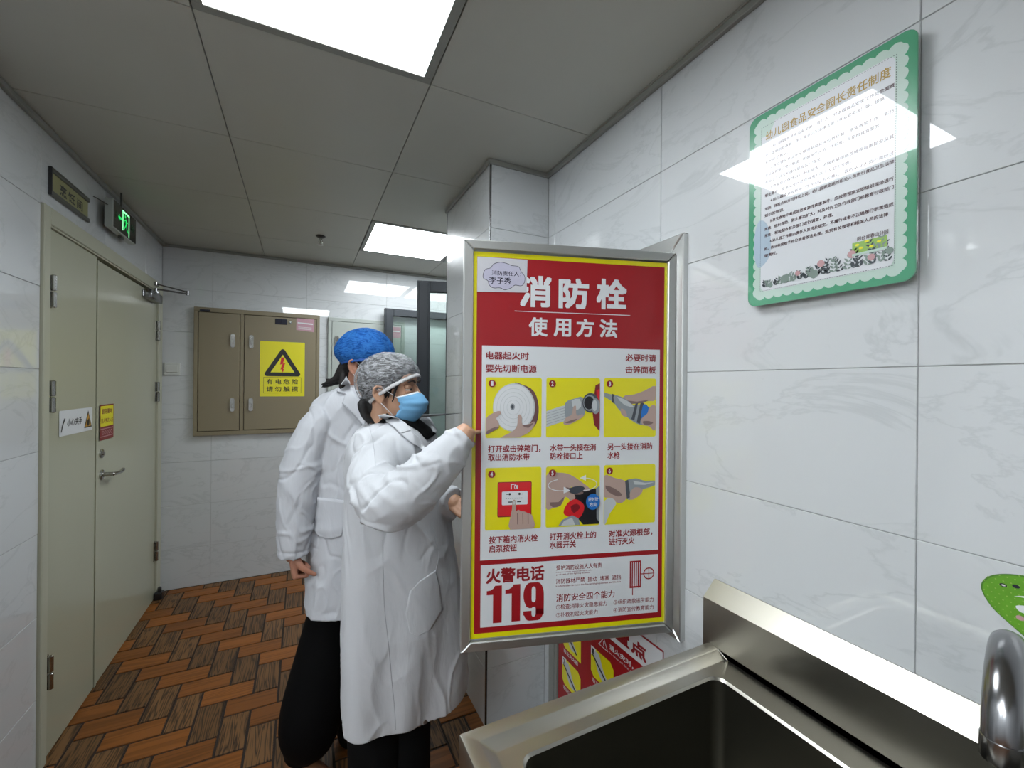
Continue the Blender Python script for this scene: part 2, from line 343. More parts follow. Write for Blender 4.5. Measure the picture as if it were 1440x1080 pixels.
def flat(name, bm, mats, parent, nrm, label=None):
    """link a flat print; make its faces look along nrm"""
    bm.normal_update()
    for f in bm.faces:
        if f.normal.dot(nrm) < 0: f.normal_flip()
    me = bpy.data.meshes.new(name); bm.to_mesh(me); bm.free()
    o = link_mesh(name, me, mats, parent)
    if label: o['label'] = label
    return o
def NB(): return bmesh.new()

# ------------------------------------------------------------------ tiled walls
def tiled(parent, frame, us, vs, tag='tile', joint=.0018, bev=.0010, thick=.008):
    """tiles between the joint lines us x vs. frame(u, v, w): w out of the wall"""
    cache = {}
    for u0, u1 in zip(us, us[1:]):
        for v0, v1 in zip(vs, vs[1:]):
            du, dv = u1-u0-joint, v1-v0-joint
            if du < .004 or dv < .004: continue
            key = (round(du, 4), round(dv, 4))
            c = frame((u0+u1)/2, (v0+v1)/2, -thick/2)
            if key not in cache:
                bm = NB(); bx(bm, (-du/2, -dv/2, -thick/2), (du/2, dv/2, thick/2), bev)
                o0 = frame(0, 0, 0)
                for v in bm.verts: v.co = frame(*v.co)-o0
                bmesh.ops.recalc_face_normals(bm, faces=bm.faces)
                me = bpy.data.meshes.new(tag); bm.to_mesh(me); bm.free(); me.materials.append(M['tile']); cache[key] = me
            o = bpy.data.objects.new(tag, cache[key]); COL.objects.link(o); o.parent = parent; o.location = c-WL[parent.name]
            o.rotation_euler = (random.gauss(0, .0006), random.gauss(0, .0006), random.gauss(0, .0006))
def lines(a, b, j0, step):
    k = math.ceil((a-j0)/step+1e-6); out = [a]
    while j0+k*step < b-1e-6: out.append(j0+k*step); k += 1
    return out+[b]
ZJ = lines(0, H, J0, T)
def wall(name, lo, hi, label):
    bm = NB(); bx(bm, lo, hi); return setp(obj(name, bm, M['grout']), label, 'wall', kind='structure')
G = .0025
wl = wall('wall_left', (XL-.15, YO, 0), (XL-G, 2.35, H), 'white tiled wall on the left with the beige double door')
wl2 = NB(); bx(wl2, (XL-.15, 2.35, 2.27), (XL-G, YB, H)); obj('lintel', wl2, M['grout'], wl)
fl_ = lambda u, v, w: Vector((XL+w, u, v))
tiled(wl, fl_, lines(YO, 2.35, 2.35-.655*.0, .655), ZJ); tiled(wl, fl_, lines(2.35, YB, 2.35+.62, .655), [2.27, H])
wr = wall('wall_right', (XR+G, YN, 0), (XR+.15, YP, H), 'glossy white tiled wall on the right above the steel sink')
fr_ = lambda u, v, w: Vector((XR-w, u, v))
tiled(wr, fr_, lines(YN, YP, .3975, .668), lines(0, H, 1.606, .3353))
wb = wall('wall_back', (XL-.15, YB+G, 0), (XE, YB+.15, H), 'far white tiled wall with the meter cabinets')
fb_ = lambda u, v, w: Vector((u, YB-w, v))
tiled(wb, fb_, lines(XL, XE, .03, .655), ZJ)
wp = wall('wall_pillar', (XP+G, YP+G, 0), (XE, YQ-G, H), 'white tiled pillar behind the open fire hydrant poster door')
tiled(wp, lambda u, v, w: Vector((u, YP-w, v)), [XP+.006, XR], lines(0, H, 1.606, .3353))
tiled(wp, lambda u, v, w: Vector((XP-w, u, v)), [YP+.006, YQ-.006], lines(0, H, 1.606, .3353))
tiled(wp, lambda u, v, w: Vector((u, YQ+w, v)), lines(XP+.006, XE, 1.3, .655), lines(0, H, 1.606, .3353))
wo = wall('wall_side', (XW, YO+G, 0), (XL-.15, YO+.15, H), 'tiled return wall of the unseen wider kitchen left of the camera')
tiled(wo, lambda u, v, w: Vector((u, YO-w, v)), lines(XW, XL, .03, .655), ZJ)
wx = wall('wall_outer', (XW-.15, YN, 0), (XW-G, YO, H), 'tiled wall at the far side of the unseen wider kitchen left of the camera')
tiled(wx, lambda u, v, w: Vector((XW+w, u, v)), lines(YN, YO, .03, .655), ZJ)
wf = wall('wall_front', (XW-.15, YN-.15, 0), (XR+.15, YN-G, H), 'white tiled wall behind the camera')
tiled(wf, lambda u, v, w: Vector((u, YN+w, v)), lines(XW, XR, .03, .655), ZJ)
we = wall('wall_end', (XE+G, YQ, 0), (XE+.15, YB+.15, H), 'tiled end wall of the side corridor')
tiled(we, lambda u, v, w: Vector((XE-w, u, v)), lines(YQ, YB, 3.0, .655), ZJ)
# steel corner strips of the pillar
for k, (x, y) in enumerate(((XP, YP), (XP, YQ))):
    bm = NB(); s = 1 if k == 0 else -1
    bx(bm, (x-.0012, y-.0012*s, 0), (x+.008, y+.008*s, H-.02), .002)
    setp(obj('trim_%d' % (k+1), bm, M['chromed'] if k == 0 else M['dark']), 'slim dark steel strip on the %s corner of the tiled pillar' % ('near' if k == 0 else 'far'), 'trim', kind='structure')
# ------------------------------------------------------------------ floor
bm = NB(); bx(bm, (XW-.15, YN-.15, -.1), (XE+.15, YB+.15, -.004))
floor = setp(obj('floor', bm, M['joint']), 'herringbone floor of orange and brown wood-look tiles', 'floor', kind='structure')
WX, WY = .1128, .1185
AX, AY = -.319-2*WX, 2.733-WY
pc = {}; rest = NB(); npl = 0; pieces = []
for a in range(-30, 34):
    for b in range(-44, 16):
        d = (a+b) % 4
        if d == 0: x0, x1, y0, y1, k = AX+a*WX, AX+(a+2)*WX, AY+b*WY, AY+(b+1)*WY, 0
        elif d == 2: x0, x1, y0, y1, k = AX+a*WX, AX+(a+1)*WX, AY+b*WY, AY+(b+2)*WY, 1
        else: continue
        x0, x1, y0, y1 = max(x0, XL-.05 if y1 > YO else XW), min(x1, XE), max(y0, YN), min(y1, YB)
        if x1-x0 < .01 or y1-y0 < .01: continue
        if x0 > XP+.02 and y1 < YQ-.03: continue
        c = Vector(((x0+x1)/2, (y0+y1)/2, 0)); q = c-Vector((0, 0, HC)); dz = q.dot(_F)
        vis = dz > .5 and -40 < 720+FPX*q.dot(_R)/dz < 760 and 540-FPX*q.dot(_U)/dz < 1130
        pieces.append((not vis, q.length, x0, x1, y0, y1, k))
pieces.sort()
for i, (nv, _, x0, x1, y0, y1, k) in enumerate(pieces):
    g = .010; dx, dy = x1-x0-g, y1-y0-g
    if nv or i >= 298:
        vs = bx(rest, (x0+g/2, y0+g/2, -.006), (x1-g/2, y1-g/2, 0), .0012)
        for f in {f for v in vs for f in v.link_faces}: f.material_index = k
        continue
    key = (round(dx, 4), round(dy, 4), k)
    if key not in pc:
        bm = NB(); bx(bm, (-dx/2, -dy/2, -.006), (dx/2, dy/2, 0), .0012)
        me = bpy.data.meshes.new('plank'); bm.to_mesh(me); bm.free(); me.materials.append(M['plankd' if k else 'plank']); pc[key] = me
    o = bpy.data.objects.new('plank', pc[key]); COL.objects.link(o); o.parent = floor
    o.location = Vector(((x0+x1)/2, (y0+y1)/2, 0))-WL[floor.name]
    o.rotation_euler = (random.gauss(0, .0012), random.gauss(0, .0012), 0)
o = obj('plank_field', rest, [M['plank'], M['plankd']], floor); o['kind'] = 'stuff'

# ------------------------------------------------------------------ ceiling
bm = NB(); bx(bm, (XW-.15, YN-.15, H+.012), (XE+.15, YB+.15, H+.1))
ceil = setp(obj('ceiling', bm, M['ceil_gap']), 'grey metal panel ceiling with slim dark joints', 'ceiling', kind='structure')
CX = [XL, -.2785, .386, 1.05, 1.714, XE]
CY = [YN, -1.99, -1.30, -.62, .06, .74, 1.438, 2.12, 2.80, 3.487, YB]
LIGHTS = {(1, 5), (2, 8), (3, 8)}  # the last one is unseen, put in to light the corridor
WX_ = [XW, -2.27, -1.60, XL]; WY_ = [YN, -1.99, -1.30, -.62, .06, .74, YO]
for i in range(3):
    for j in range(6):
        if (i, j) in ((1, 2), (1, 4), (0, 1), (0, 3), (2, 3)): continue
        bm = NB(); bx(bm, (WX_[i]+.0015, WY_[j]+.0015, H), (WX_[i+1]-.0015, WY_[j+1]-.0015, H+.01), .0012); obj('ceiling_panel', bm, M['ceil'], ceil)
for i in range(len(CX)-1):
    for j in range(len(CY)-1):
        if i >= 2 and j < 6 and CX[i] > XR-.1: continue
        if i >= 3 and j < 7: continue
        x0, x1, y0, y1 = CX[i], CX[i+1], CY[j], CY[j+1]
        if i == 2: x1 = min(x1, 1.05)
        if (i, j) in LIGHTS: continue
        bm = NB(); bx(bm, (x0+.0015, y0+.0015, H), (x1-.0015, y1-.0015, H+.01), .0012); obj('ceiling_panel', bm, M['ceil'], ceil)
bm = NB(); bx(bm, (1.05, YN, H), (XR+.01, YP, H+.01)); obj('ceiling_strip', bm, M['ceil'], ceil)
CELLS = [(k, (CX[k[0]], CX[k[0]+1], CY[k[1]], CY[k[1]+1])) for k in sorted(LIGHTS)]+[('a', (-2.27, -1.60, -1.30, -.62)), ('b', (-2.27, -1.60, .06, .74)), ('c', (XW, -2.27, -1.99, -1.30)), ('d', (XW, -2.27, -.62, .06)), ('e', (-1.60, XL, -.62, .06))]  # lettered panels are unseen, added to brighten the right wall
for k_, (x0, x1, y0, y1) in CELLS:
    x0, x1, y0, y1 = x0+.003, x1-.003, y0+.003, y1-.003
    cx, cy = (x0+x1)/2, (y0+y1)/2
    lab = {(1, 5): 'large square ceiling light panel overhead in the foreground', (2, 8): 'ceiling light panel beside the pillar near the far wall',
           (3, 8): 'unseen ceiling light panel lighting the side corridor', 'a': 'unseen rear ceiling panel left of the camera, added to brighten the right wall', 'b': 'unseen front ceiling panel left of the camera, added to brighten the right wall',
           'c': 'unseen rearmost ceiling panel by the outer wall, added to brighten the right wall', 'd': 'unseen front ceiling panel by the outer wall, added to brighten the right wall', 'e': 'unseen ceiling panel just left of the camera, added to brighten the right wall'}[k_]
    t = empty('ceiling_light', (cx, cy, H), lab, 'ceiling light')
    bm = NB(); fw = .028
    for lo, hi in (((x0, y0), (x1, y0+fw)), ((x0, y1-fw), (x1, y1)), ((x0, y0+fw), (x0+fw, y1-fw)), ((x1-fw, y0+fw), (x1, y1-fw))):
        bx(bm, (lo[0], lo[1], H-.004), (hi[0], hi[1], H+.01), .001)
    obj('frame', bm, M['cove'], t)
    bm = NB(); bx(bm, (x0+fw, y0+fw, H-.001), (x1-fw, y1-fw, H+.008)); obj('diffuser', bm, M['panel'], t)
# edge trims
def cove(n, lo, hi, side):
    bm = NB(); bx(bm, (lo[0], lo[1], H-.022), (hi[0], hi[1], H-.001), .002)
    setp(obj('trim_%d' % n, bm, M['cove']), 'slim metal edge trim where the ceiling meets the %s' % side, 'trim', kind='structure')
cove(3, (XL, YN), (XL+.018, YB), 'left wall'); cove(4, (XR-.016, YN), (XR, YP-.0), 'right wall'); cove(5, (XL+.018, YB-.012), (XE, YB), 'far wall')
cove(6, (XP-.012, YP-.014), (XR-.016, YP-.001), 'front of the pillar'); cove(7, (XP-.012, YP), (XP-.0015, YQ), 'left face of the pillar')

# sprinkler
t = empty('sprinkler', (.11, 3.27, H), 'small pendant fire sprinkler in the ceiling before the far wall', 'sprinkler')
bm = NB(); lathe(bm, [(.032, H-.001), (.032, H-.004), (.02, H-.012), (.012, H-.014)], (.11, 3.27, 0)); obj('escutcheon', bm, M['dark'], t, 'auto')
bm = NB(); lathe(bm, [(.010, H-.012), (.010, H-.03), (.004, H-.032), (.003, H-.05)], (.11, 3.27, 0), n=12)
for s in (-1, 1): tube(bm, [(.11+s*.009, 3.27, H-.028), (.11+s*.013, 3.27, H-.042), (.11+s*.003, 3.27, H-.058)], .0022, 6)
obj('body', bm, M['chrome'], t, 'auto')
bm = NB(); lathe(bm, [(.004, H-.058), (.017, H-.060), (.017, H-.062), (.004, H-.064)], (.11, 3.27, 0), n=16); obj('deflector', bm, M['chrome'], t)

# ------------------------------------------------------------------ beige double door in the left wall
D1 = empty('door_1', (XL, 3.15, 0), 'beige steel double door with unequal leaves in the left wall', 'door', kind='structure')
bm = NB()
bx(bm, (XL-.12, 2.352, 0), (XL+.012, 2.40, 2.27), .003); bx(bm, (XL-.12, 3.875, 0), (XL+.012, 3.965, 2.27), .003)
bx(bm, (XL-.12, 2.40, 2.20), (XL+.012, 3.875, 2.27), .003); bx(bm, (XL-.03, 2.35, 2.192), (XL+.006, 3.88, 2.2), .001)
obj('frame', bm, M['doorf'], D1)
bm = NB(); bx(bm, (XL-.11, 2.40, -.003), (XL-.06, 3.875, 2.2)); obj('shadow_gap', bm, M['gap'], D1)
bm = NB(); bx(bm, (XL-.12, 3.966, 0), (XL-G, YB, 2.27)); obj('jamb_fill', bm, M['doorf'], D1)
def hinge(par, y, z0, z1):
    bm = NB(); mid = (z0+z1)/2
    for a, b in ((z0, mid-.002), (mid+.002, z1)): lathe(bm, [(.006, a), (.010, a+.003), (.010, b-.003), (.006, b)], (XL+.014, y, 0), n=12)
    bx(bm, (XL-.004, y-.016, z0), (XL+.003, y+.016, z1), .001)
    obj('hinge', bm, M['chrome'], par, 'auto')
bm = NB(); bx(bm, (XL-.05, 2.403, .006), (XL-.001, 2.874, 2.19), .002); leafA = obj('door_leaf', bm, M['door'], D1); leafA['label'] = 'narrow left leaf'
bm = NB(); bx(bm, (XL-.05, 2.88, .006), (XL-.001, 3.872, 2.175), .002); bx(bm, (XL-.001, 2.876, .006), (XL+.003, 2.896, 2.175), .001); leafB = obj('door_leaf', bm, M['door'], D1); leafB['label'] = 'wide right leaf with the lever handle'
for z0, z1 in ((1.862, 1.997), (1.429, 1.562), (.288, .428)): hinge(leafA, 2.418, z0, z1)
for z0, z1 in ((1.852, 1.994), (1.416, 1.557), (.279, .417)): hinge(leafB, 3.858, z0, z1)
# lever handle, lock
bm = NB(); xs = XL-.001
lathe(bm, [(.026, xs), (.026, xs+.006), (.022, xs+.009), (.012, xs+.011), (.010, xs+.05)], (0, 2.948, 1.072), 'X', 20)
tube(bm, spline([(xs+.048, 2.948, 1.072), (xs+.052, 2.985, 1.070), (xs+.054, 3.04, 1.068), (xs+.050, 3.08, 1.072)], 5), .0095, 12)
obj('handle', bm, M['chrome'], leafB, 'auto')
bm = NB(); lathe(bm, [(.024, xs), (.024, xs+.005), (.019, xs+.008), (.011, xs+.009), (.010, xs+.014)], (0, 2.945, 1.183), 'X', 20); bx(bm, (xs+.014, 2.944, 1.176), (xs+.0145, 2.946, 1.19))
obj('lock', bm, M['chrome'], leafB, 'auto')
fd = lambda u, v, w: Vector((XL+w, u, v))        # u = Y, v = Z on the left wall
fdt = lambda u, v, w: Vector((XL+w, u, -v))      # for text: v runs down
NX = Vector((1, 0, 0))
# stickers on the leaves
bm = NB(); poly(bm, rrect(2.508, 1.319, 2.83, 1.431, .006), fd, .0008)
poly(bm, smooth_poly([(2.742, 1.335), (2.825, 1.335), (2.784, 1.418)], 1), fd, .0014, 1); poly(bm, [(2.752, 1.341), (2.815, 1.341), (2.784, 1.405)], fd, .0018, 2)
poly(bm, smooth_poly([(2.772, 1.345), (2.792, 1.345), (2.797, 1.362), (2.79, 1.38), (2.78, 1.372), (2.77, 1.366)], 3), fd, .0022, 3)
text(bm, '小心夹手', (2.575, -1.392, 2.722, -1.358), fdt, .0014, 3, .008)
poly(bm, [(2.52, 1.338), (2.527, 1.336), (2.54, 1.366), (2.56, 1.395), (2.55, 1.396), (2.533, 1.37)], fd, .0014, 3)
flat('caution_sticker', bm, [M['white'], M['black'], M['orange'], M['black']], leafA, NX, 'white caution sticker with an orange triangle')
bm = NB(); poly(bm, [(2.912, 1.252), (3.09, 1.252), (3.09, 1.437), (2.912, 1.437)], fd, .0038); poly(bm, [(2.918, 1.322), (3.084, 1.322), (3.084, 1.43), (2.918, 1.43)], fd, .0042, 1)
text(bm, '厨房重地', (2.93, -1.415, 3.07, -1.388), fdt, .0046, 0, .01); text(bm, '闲人免进入内', (2.925, -1.365, 3.078, -1.34), fdt, .0046, 0, .01)
poly(bm, [(2.918, 1.308), (3.084, 1.308), (3.084, 1.312), (2.918, 1.312)], fd, .0042, 2); poly(bm, [(2.918, 1.268), (3.084, 1.268), (3.084, 1.272), (2.918, 1.272)], fd, .0042, 2)
for k in range(5):
    for r in (.011, .0075): poly(bm, circ(2.95+k*.027, 1.29, r, 14), fd, .0042 if r > .01 else .0045, 2 if r > .01 else 0)
flat('notice_sticker', bm, [M['redk'], M['yel'], M['pink']], leafB, NX, 'yellow and dark red notice sticker')
# door closer
bm = NB(); bx(bm, (XL, 3.56, 2.105), (XL+.05, 3.80, 2.165), .008, seg=2); bx(bm, (XL, 3.55, 2.115), (XL+.01, 3.83, 2.155), .002)
lathe(bm, [(.02, 2.165), (.02, 2.178), (.008, 2.18), (.008, 2.2)], (XL+.03, 3.72, 0), n=14)
tube(bm, [(XL+.03, 3.72, 2.195), (XL+.16, 3.84, 2.20), (XL+.18, 3.855, 2.205)], .006, 8); lathe(bm, [(.011, 2.19), (.011, 2.222)], (XL+.18, 3.855, 0), n=12)
tube(bm, [(XL+.18, 3.855, 2.215), (XL+.06, 3.79, 2.232), (XL+.02, 3.77, 2.238)], .005, 8); bx(bm, (XL+.005, 3.74, 2.226), (XL+.03, 3.80, 2.25), .003)
obj('door_closer', bm, M['chromed'], D1, 'auto')
# door stop at the floor in the corner
bm = NB(); bx(bm, (XL+.004, 3.84, 0), (XL+.05, 3.90, .05), .004, seg=2); tube(bm, [(XL+.03, 3.87, .05), (XL+.03, 3.87, .075)], .012, 10)
setp(obj('door_stop', bm, M['dark']), 'small black door stop on the floor in the far left corner', 'door stop')

# room sign
t = empty('room_sign', (XL, 2.578, 2.322), 'small cream room sign on the wall above the double door', 'sign')
bm = NB(); bx(bm, (XL, 2.408, 2.335), (XL+.006, 2.748, 2.425), .001); pl = obj('plate', bm, M['cream'], t)
for z in (2.322, 2.418):
    bm = NB(); bx(bm, (XL, 2.405, z), (XL+.014, 2.750, z+.020), .004, seg=2); obj('rail', bm, M['rail'], t)
bm = NB(); bx(bm, (XL, 2.402, 2.322), (XL+.012, 2.410, 2.438), .001); obj('end_cap', bm, M['dark'], t)
bm = NB(); text(bm, '烹饪间', (2.478, -2.398, 2.690, -2.352), fdt, .0068, 0, .02, 1.35); flat('lettering', bm, [M['black']], t, NX)
# exit sign
t = empty('exit_sign', (XL, 3.03, 2.345), 'lit green running man exit sign hung high beside the double door', 'sign')
bm = NB(); bx(bm, (-.908, 2.868, 2.350), (-.873, 3.196, 2.498), .003); obj('housing', bm, M['boxg'], t)
bm = NB(); bx(bm, (-.873, 2.873, 2.355), (-.8705, 3.191, 2.493)); face = obj('face', bm, M['exitf'], t)
fx = lambda u, v, w: Vector((-.8705+w, 2.868+u, 2.35+v)); fxt = lambda u, v, w: Vector((-.8705+w, 2.868+u, 2.35-v))
bm = NB()
for a in (((.118, .022), (.128, .022), (.128, .128), (.118, .128)), ((.118, .120), (.218, .120), (.218, .130), (.118, .130)), ((.208, .008), (.218, .008), (.218, .128), (.208, .128))): poly(bm, a, fx, .0005, 0)
for pts, wd in (([(.165, .095), (.168, .062)], .011), ([(.168, .09), (.145, .082), (.138, .066)], .005), ([(.168, .088), (.188, .078), (.196, .088)], .005), ([(.168, .064), (.15, .045), (.136, .03)], .007), ([(.168, .064), (.182, .042), (.200, .03)], .007)):
    for (xa, ya), (xb, yb) in zip(pts, pts[1:]):
        d = Vector((xb-xa, yb-ya)).normalized()*wd/2; poly(bm, [(xa-d.y, ya+d.x), (xb-d.y, yb+d.x), (xb+d.y, yb-d.x), (xa+d.y, ya-d.x)], fx, .0009, 1)
poly(bm, circ(.158, .106, .009, 12), fx, .0009, 1)
poly(bm, [(.058, .075), (.075, .095), (.075, .082), (.108, .082), (.108, .068), (.075, .068), (.075, .055)], fx, .0005, 1)
text(bm, '出口', (.022, -.098, .052, -.055), fxt, .0005, 2, .01); text(bm, '安全', (.245, -.098, .30, -.055), fxt, .0005, 2, .01)
flat('pictogram', bm, [M['exitw'], M['exitg'], M['exitd']], t, NX)
for lo, hi in (((XL, 2.98, 2.46), (-.906, 3.0, 2.475)), ((XL, 3.08, 2.38), (-.906, 3.1, 2.395)), ((-.9, 3.02, 2.335), (-.885, 3.06, 2.352))):
    bm = NB(); bx(bm, lo, hi, .001); obj('bracket', bm, M['rail'], t)
bm = NB(); tube(bm, [(-.89, 3.03, 2.497), (-.89, 3.03, H)], .004, 8); obj('hanging_rod', bm, M['rail'], t)
bm = NB(); tube(bm, spline([(-.895, 2.87, 2.46), (-.915, 2.84, 2.468), (XL+.002, 2.82, 2.475)], 4), .003, 6); obj('cable', bm, M['rail'], t)

# ------------------------------------------------------------------ meter cabinets on the far wall
fbk = lambda u, v, w: Vector((u, YB-w, v)); fbt = lambda u, v, w: Vector((u, YB-w, -v)); NYm = Vector((0, -1, 0))
def latch(par, x, z0, z1):
    bm = NB(); zc = (z0+z1)/2
    for (r, e, w0, w1) in ((.015, 0, .030, .036), (.010, .006, .036, .041)):
        pts = rrect(x-r, z0+e, x+r, z1-e, r*.95, 5); A = [fbk(p[0], p[1], w0) for p in pts]; B = [fbk(p[0], p[1], w1) for p in pts]; loft(bm, [A, B])
    bx(bm, (x-.006, YB-.048, z0+.03), (x+.006, YB-.04, z1-.045), .002)
    o = obj('latch', bm, M['chrome'], par, 'auto'); return o
t = empty('meter_cabinet', (-.29, YB, 1.147), 'wide taupe electrical cabinet with two doors and a yellow warning sign', 'cabinet')
x0, x1, z0, z1 = -.737, .132, 1.147, 2.130
bm = NB()
for lo, hi in (((x0, z0), (x1, z0+.032)), ((x0, z1-.034), (x1, z1)), ((x0, z0+.032), (-.711, z1-.034)), ((.108, z0+.032), (x1, z1-.034)), ((-.437, z0+.032), (-.413, z1-.034))):
    bx(bm, (lo[0], YB-.028, lo[1]), (hi[0], YB, hi[1]), .002)
obj('frame', bm, M['box'], t)
bm = NB(); bx(bm, (x0+.01, YB-.008, z0+.01), (x1-.01, YB-.001, z1-.01)); obj('back', bm, M['gap'], t)
bm = NB(); bx(bm, (-.707, YB-.030, z0+.036), (-.441, YB-.012, z1-.038), .002); da = obj('cabinet_door', bm, M['box'], t); da['label'] = 'narrow left door'
bm = NB(); bx(bm, (-.409, YB-.030, z0+.036), (.104, YB-.012, z1-.038), .002); db = obj('cabinet_door', bm, M['box'], t); db['label'] = 'wide right door with the yellow warning sign'
for z in (1.80, 1.30): latch(da, -.487, z+.03, z+.135); latch(db, -.362, z+.03, z+.135)
bm = NB(); bx(bm, (-.70, YB-.0305, 2.097), (-.635, YB-.027, 2.113)); obj('tag', bm, M['ink'], t)
bm = NB(); poly(bm, rrect(-.302, 1.447, .020, 1.892, .004), fbk, .0312)
tri = lambda s, cy: [(-.141+s*math.cos(math.radians(a)), cy+s*math.sin(math.radians(a))*.97) for a in (90, 210, 330)]
def rtri(s, cy, r):
    out = []
    for (px, py), a in zip(tri(s, cy), (90, 210, 330)):
        for k in range(-3, 4): t_ = math.radians(a+k*20); out.append((px+r*math.cos(t_), py+r*math.sin(t_)))
    return out
poly(bm, rtri(.128, 1.690, .018), fbk, .0318, 1); poly(bm, tri(.100, 1.690), fbk, .0324, 0)
poly(bm, [(-.128, 1.765), (-.152, 1.765), (-.160, 1.705), (-.143, 1.712), (-.158, 1.665), (-.150, 1.668), (-.140, 1.640), (-.130, 1.672), (-.138, 1.669), (-.122, 1.722), (-.138, 1.716)], fbk, .033, 2)
for a in (((-.277, 1.473), (-.005, 1.473), (-.005, 1.475), (-.277, 1.475)), ((-.277, 1.600), (-.005, 1.600), (-.005, 1.602), (-.277, 1.602)), ((-.277, 1.473), (-.275, 1.473), (-.275, 1.602), (-.277, 1.602)), ((-.007, 1.473), (-.005, 1.473), (-.005, 1.602), (-.007, 1.602))): poly(bm, a, fbk, .0318, 1)
text(bm, '有电危险', (-.255, -1.588, -.028, -1.546), fbt, .0318, 1, .012, 1.45); text(bm, '请勿触摸', (-.255, -1.528, -.028, -1.486), fbt, .0318, 1, .012, 1.45)
flat('warning_sign', bm, [M['yel'], M['black'], M['redp']], db, NYm, 'yellow high voltage warning sign')
bm = NB(); bx(bm, (-.198, YB-.034, 2.033), (-.112, YB-.030, 2.078), .002); bx(bm, (-.195, YB-.036, 2.05), (-.16, YB-.034, 2.074), .001); bx(bm, (-.155, YB-.036, 2.04), (-.125, YB-.034, 2.07), .001); obj('nameplate', bm, M['ink'], db)
bm = NB(); lathe(bm, [(.012, -.030), (.012, -.036), (.004, -.038)], (-.089, YB, 2.056), 'Y', 14); obj('key_lock', bm, M['chrome'], db)
bm = NB(); poly(bm, [(-.045, 1.995), (.088, 1.985), (.090, 2.092), (-.043, 2.094)], fbk, .0312); poly(bm, [(-.035, 2.05), (.08, 2.045), (.08, 2.056), (-.035, 2.061)], fbk, .0318, 1)
for k in range(3): poly(bm, [(-.03, 2.02-k*.008), (.07, 2.018-k*.008), (.07, 2.021-k*.008), (-.03, 2.023-k*.008)], fbk, .0318, 1)
flat('pink_label', bm, [M['pink'], M['white']], db, NYm, 'pale pink paper label')
# grey cabinet
t = empty('meter_cabinet', (.53, YB, 1.05), 'pale grey wall cabinet partly behind the glass door', 'cabinet')
x0, x1, z0, z1 = .198, .845, 1.05, 2.122; bm = NB()
for lo, hi in (((x0, z0), (x1, z0+.03)), ((x0, z1-.03), (x1, z1)), ((x0, z0+.03), (x0+.028, z1-.03)), ((x1-.028, z0+.03), (x1, z1-.03))): bx(bm, (lo[0], YB-.022, lo[1]), (hi[0], YB, hi[1]), .002)
obj('frame', bm, M['boxg'], t)
bm = NB(); bx(bm, (x0+.031, YB-.024, z0+.033), (x1-.031, YB-.008, z1-.033), .002); dg_ = obj('cabinet_door', bm, M['boxg'], t)
latch(dg_, .268, 1.865, 1.965); latch(dg_, .268, 1.25, 1.35)
bm = NB(); poly(bm, [(.69, 1.975), (.81, 1.975), (.81, 2.075), (.69, 2.075)], fbk, .0252); poly(bm, [(.70, 2.03), (.80, 2.03), (.80, 2.04), (.70, 2.04)], fbk, .0256, 1); flat('pink_label', bm, [M['pink'], M['white']], dg_, NYm)
# switch
t = empty('light_switch', (-.872, YB, 1.606), 'white light switch on the far wall next to the double door', 'switch')
bm = NB(); bx(bm, (-.918, YB-.009, 1.608), (-.822, YB, 1.70), .003, seg=2); obj('plate', bm, M['plastic'], t)
bm = NB(); bx(bm, (-.905, YB-.013, 1.628), (-.835, YB-.008, 1.682), .002); obj('rocker', bm, M['plastic'], t)
# two glass door leaves standing open by the corridor
def glass_leaf(name, label, p0, ang, wd, ht, st):
    t = empty(name, (p0[0], p0[1], 0), label, 'door', kind='structure'); ca, sa = math.cos(ang), math.sin(ang)
    fr = lambda u, w, z: Vector((p0[0]+u*ca-w*sa, p0[1]+u*sa+w*ca, z))
    bm = NB()
    for lo, hi in (((0, 0), (st, ht)), ((wd-st, 0), (wd, ht)), ((st, ht-st), (wd-st, ht)), ((st, 0), (wd-st, .12))):
        bx(bm, (lo[0], -.02, lo[1]+.01), (hi[0], .02, hi[1]+.0), .002, fr)
        bx(bm, (lo[0]+.012, -.025, lo[1]+.012), (hi[0]-.012, .025, hi[1]-.012), .002, fr)
    obj('frame', bm, M['charcoal'], t)
    bm = NB(); bx(bm, (st-.005, -.003, .115), (wd-st+.005, .003, ht-st+.005), 0, fr); obj('pane', bm, M['glass'], t)
    bm = NB(); tube(bm, [fr(.04, -.055, .9), fr(.04, -.055, 1.25)], .01, 10)
    for z in (.93, 1.22): tube(bm, [fr(.04, -.02, z), fr(.04, -.055, z)], .007, 8)
    obj('pull_handle', bm, M['charcoal'], t)
glass_leaf('door_2', 'dark framed glass door leaf standing against the far wall', (.650, 3.90), 0, .80, 2.225, .075)
glass_leaf('door_3', 'dark framed glass door leaf nearer, its free edge beside the pillar', (.664, 2.75), -.30, .78, 2.225, .082)

# ------------------------------------------------------------------ fire hydrant cabinet with its poster door
HL = Vector((.441, 1.163, 0)); he = Vector((1.03-.441, .991-1.163, 0)); HWd = he.length; he.normalize(); hn = Vector((he.y, -he.x, 0)); HZ = 1.948
fp = lambda u, v, w: Vector((HL.x+he.x*u+hn.x*w, HL.y+he.y*u+hn.y*w, HZ-v))
HB = empty('hydrant_cabinet', (XR, 1.28, .774), 'fire hydrant wall cabinet, its red instruction poster door swung open', 'cabinet')
def fbx(bm, x0, x1, y0, y1, z0, z1, b=.002): bx(bm, (x0, y0, z0), (x1, y1, z1), b)
Y0, Y1, Z0, Z1, FW = .950, 1.625, .774, 2.036, .062
